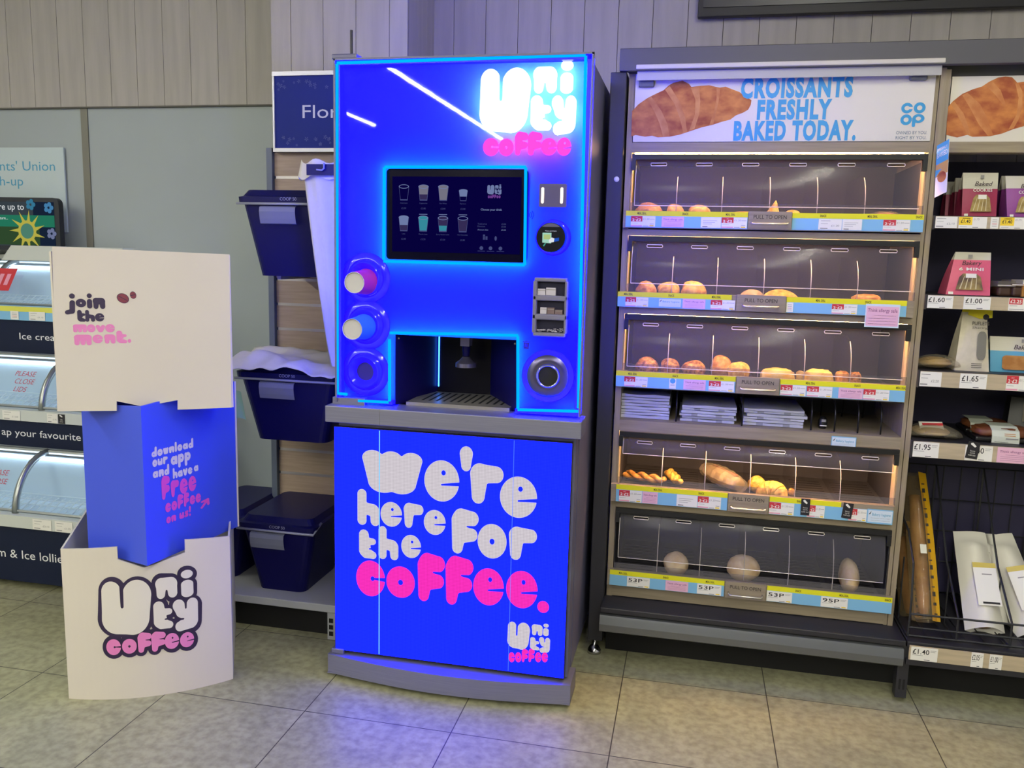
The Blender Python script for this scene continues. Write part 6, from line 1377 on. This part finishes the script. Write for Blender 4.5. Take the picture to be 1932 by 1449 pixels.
def loaf(x0, x1, ytop, Y, label, lx0, lx1):
    z0 = shz[3][1]+.0005; a0, a1 = at(x0, ytop, Y).x, at(x1, ytop, Y).x; h = at(x0, ytop, Y).z-z0; t = thing('packed_loaf', ((a0+a1)/2, Y, z0), label, 'packed loaf', 'packaged bakery goods')
    b = MB(); b.box(a0, a1, Y-.06, Y+.06, z0, z0+h*.35, mat('tray_black', '101014', .35)); b.build('tray', t, bevel=.006)
    b = dome((a0+a1)/2, Y, z0+h*.2, (a1-a0)*.95, h*.78, .115, brown_b, 'cheese', 3); b.build('loaf', t, smooth=True)
    l0, l1 = at(lx0, ytop+20, Y-.07).x, at(lx1, ytop+20, Y-.07).x; b = MB(); pr = [(-.066, .02), (-.066, .45), (-.058, .8), (-.03, 1.02), (.04, 1.02)]
    for k in range(4): b.quad([(l0, Y+pr[k][0], z0+h*pr[k][1]), (l1, Y+pr[k][0], z0+h*pr[k][1]), (l1, Y+pr[k+1][0], z0+h*pr[k+1][1]), (l0, Y+pr[k+1][0], z0+h*pr[k+1][1])], pack_l)
    Fl = Fr((l0, Y-.067, z0)); ww = l1-l0
    b.rect(Fl, ww*.5, ww*.95, h*.28, h*.36, .0008, grey_ink); b.rect(Fl, ww*.1, ww*.6, h*.08, h*.1, .0008, black_ink); b.rect(Fr((l0, Y-.0665, z0+h*.45), (1, 0, 0), (0, .008, h*.35)), ww*.45, ww*.85, h*.04, h*.08, .001, mat('label_orange', 'b3702c', .5)); b.rect(Fr((l0, Y-.0665, z0+h*.45), (1, 0, 0), (0, .008, h*.35)), ww*.45, ww*.85, h*.16, h*.2, .001, MATS['label_orange'])
    b.build('label', t); return t
loaf(1832, 1950, 798, 3.06, 'dark brown loaf in a black tray with a pale label, front of two', 1873, 1926); loaf(1814, 1905, 786, 3.21, 'dark brown loaf in a black tray standing behind another', 1832, 1878)
t = thing('treat_bag', (at(1925, 780, 3.2).x, 3.24, shz[3][1]), 'dark bag with a pale panel at the right edge of the lowest shelf', 'bag', 'packaged bakery goods')
p0, p1 = at(1904, 760, 3.2), at(1990, 800, 3.2); b = MB(); b.grid(lambda u, v: (lerp(p0.x, p1.x, u)+.012*(v), 3.2+.03*math.sin(PI*u)*-1+.02*v, lerp(shz[3][1]+.001, p0.z+.02, v)), 8, 6, mat('treat_black', '14131a', .35)); b.grid(lambda u, v: (lerp(p0.x, p1.x, u)+.012*v, 3.26, lerp(shz[3][1]+.001, p0.z+.02, v)), 2, 2, MATS['treat_black']); b.build('bag_body', t, smooth=True)
Ft_ = Fr((p0.x, 3.165, shz[3][1]), (1, 0, 0), (0, .02, 1)); b = MB(); b.rect(Ft_, .035, .13, .05, .13, 0, mat('treat_panel', '7d786c', .5)); b.build('label', t)
def tub(x0, x1, ytop, Y, m_, label, sleeve):
    z0 = shz[1][1]+.0005; a0, a1 = at(x0, ytop, Y).x, at(x1, ytop, Y).x; h = at(x0, ytop, Y).z-z0; t = thing('cake_tub', ((a0+a1)/2, Y, z0), label, 'tub', 'packaged bakery goods')
    b = MB(); b.box(a0+.005, a1-.005, Y-.045, Y+.045, z0, z0+h*.6, m_); b.build('cakes', t, bevel=.008)
    b = MB(); b.box(a0, a1, Y-.05, Y+.05, z0+h*.62, z0+h*.98, clear('tub_clear', 'eeeae6', 'b0a8a0', .18, .3)); b.tube([(a0, Y-.052, z0+h*.7), (a1, Y-.052, z0+h*.7)], .002, acre, 5); b.build('lid', t)
    if sleeve: b = MB(); b.box(a0+.03, a1-.004, Y-.053, Y+.05, z0+.001, z0+h*.75, mat('sleeve_amber', '9a6a28', .5)); b.box(a0+.03, a1-.004, Y-.0535, Y+.05, z0+h*.75, z0+h*1.0, bagw); b.rect(Fr((a0+.036, Y-.054, z0+h*.1)), 0, .018, 0, .018, .001, paper); b.build('sleeve', t)
tub(1873, 1906, 529, 3.03, mat('tub_brown', '3f281c', .5), 'clear tub of dark brown cakes right of the pink bag', False); tub(1900, 1985, 527, 3.02, MATS['tub_brown'], 'cake tub with an amber card sleeve at the right edge of the second shelf', True)
# wire baguette basket
wb = thing('wire_basket', (1.3, 3.0, .225), 'black wire basket for baguettes on the base of the packaged bakery bay', 'basket')
wire = mat('wire_black', '2c2d33', .4, metal=.3); r_ = .0036
YF = 2.885; zB0 = .229
def xat(x, y, Y): return at(x, y, Y).x
zr1 = at(1718, 1158, YF).z; zr0 = at(1715, 1183, YF).z
fx = [xat(1716, 1170, YF), xat(1808, 1170, YF), xat(1909, 1185, YF)]; fx.append(fx[2]+(fx[2]-fx[1])); fx.append(fx[3]+(fx[2]-fx[1]))
b = MB()
for z_ in (zr1, zr0, zB0+.004): b.tube([(fx[0], YF, z_), (fx[-1], YF, z_)], r_, wire, 6)
b.build('front_rail', wb)
def side(X, hi):
    def yz(px, py): r2 = at(px, py, 1).x; Y_ = X/r2; return (X, Y_, at(px, py, Y_).z)
    b = MB()
    if hi: P = [(X, YF, zB0), (X, YF, zr1+.05), (X, YF+.02, zr1+.17), (X, YF+.12, zr1+.25), (X, 3.3, zr1+.34), (X, 3.3, zB0)]
    else: P = [(X, YF, zB0), (X, YF, zr1), (X, 3.06, zr1+.13), (X, 3.3, zr1+.42), (X, 3.3, zB0)]
    b.tube(P, r_, wire, 6)
    for k in range(1, 3): y_ = lerp(YF, 3.3, k/3); b.tube([(X, y_, zB0), (X, y_, zr1+(.1 if not hi else .2)*k/2+.05)], r_*.8, wire, 5)
    b.tube([(X, YF, zB0+.003), (X, 3.3, zB0+.003)], r_, wire, 6); b.build('divider', wb)
for k, X in enumerate(fx): side(X, k == 0)
b = MB(); zt_b = zr1+.42
for z_ in (.36, .48, .60, zt_b): b.tube([(fx[0], 3.31, z_), (fx[-1], 3.31, z_)], .0025, wire, 5)
x = fx[0]
while x < fx[-1]: b.tube([(x, 3.31, zB0), (x, 3.31, zt_b)], .0022, wire, 5); b.tube([(x, YF, zB0+.003), (x, 3.31, zB0+.003)], .0022, wire, 5); x += .06
b.build('back_grid', wb)
def stick(A_, B_, w, name, label, breadm, bandm, film_m, yellow=None, extras=None, group='bagged baguettes'):
    t = thing(name, B_, label, 'bagged baguette', group); ax = (B_-A_).normalized(); u = ax.cross(Vector((0, 1, 0))).normalized()
    if u.x < 0: u = -u
    L_ = (B_-A_).length; F = Fr(B_, u, -ax); b = MB(); n = 14
    if breadm: b.tube([A_.lerp(B_, .16+.8*k/n) for k in range(n+1)], [w*.30*(.55+.45*math.sin(PI*min(1, max(.06, k/n)))**.5) for k in range(n+1)], breadm, 14, flat=.8); b.build('baguette', t, smooth=True)
    b = MB(); b.grid(lambda a, v: F.p((a-.5)*w*(1-.15*v), L_*v, .02*math.sin(PI*a)*(1-.5*v)+.035*math.sin(PI*a)*(v < .85)+.002*math.sin(22*v+6*a)), 8, 20, film_m)
    b.grid(lambda a, v: F.p((a-.5)*w*(1-.15*v), L_*v, -.035*math.sin(PI*a)), 6, 6, film_m); b.build('bag', t, smooth=True)
    if yellow: b = MB(); b.grid(lambda a, v: F.p(w*(.5-.0*v)*(1-.15*v)-.024+.03*a+.006*math.sin(3*v), L_*v, .004+.02*(1-a)), 3, 16, yellow)
    if yellow:
        for k in range(16): b.rect(Fr(F.p(w*.5*(1-.15*k/16)-.012, L_*(.04+.058*k), .02), u, -ax), -.004, .006, 0, .004+.006*(k % 3), .002, black_ink)
        b.build('yellow_band', t)
    if extras: extras(F, t, w, L_)
    return t
clearw = clear('baguette_film', 'f8f0e0', 'd0b88c', .16, .4, .06); frosted = clear('frosted_bag', 'f2f0ea', 'f2efe6', .82, .12, .3); crust = mat('baguette_crust', '8a5a2e', .5, col2='b58a52', vscale=12, bump=.4, bscale=40)
yelb = mat('wrap_yellow', 'e0ac10', .45)
def dot(F, t, w, L_): b = MB(); b.fbox(F, -.01, .01, L_*.42, L_*.48, .058, .059, paper); b.build('sticker', t)
stick(at(1722, 893, 3.24), at(1745, 1172, 2.97), .085, 'bagged_baguette', 'brown baguette in a clear bag with a yellow band, front left of the basket', crust, None, clearw, yelb, dot)
stick(at(1702, 985, 3.24), at(1716, 1165, 3.08), .07, 'bagged_baguette', 'yellow-banded baguette behind the side wires at the left of the basket', crust, None, clearw, yelb)
def tagl(name_, tx):
    def f(F, t, w, L_):
        b = MB(); b.fbox(F, -w*.2, w*.38, L_*.2, L_*.62, .060, .061, paper); b.rect(F, -w*.2, w*.38, L_*.57, L_*.62, .0614, mat('label_gold', 'c9b55c', .5)); b.rect(F, w*.0, w*.25, L_*.5, L_*.51, .0614, grey_ink); b.rect(F, -w*.08, w*.34, L_*.215, L_*.235, .0614, black_ink); b.build('label', t)
    return f
stick(at(1828, 1004, 3.2), at(1858, 1192, 2.97), .125, 'bagged_baguette', 'baguette in a frosted white bag with a white label, middle of the basket', crust, None, frosted, None, tagl(0, 0))
stick(at(1858, 1008, 3.24), at(1880, 1180, 3.07), .10, 'bagged_baguette', 'frosted white baguette bag standing between two labelled bags', crust, None, frosted)
stick(at(1880, 1010, 3.22), at(1952, 1200, 2.99), .12, 'bagged_baguette', 'leaning baguette in a frosted white bag at the right of the basket', crust, None, frosted, None, tagl(0, 0))
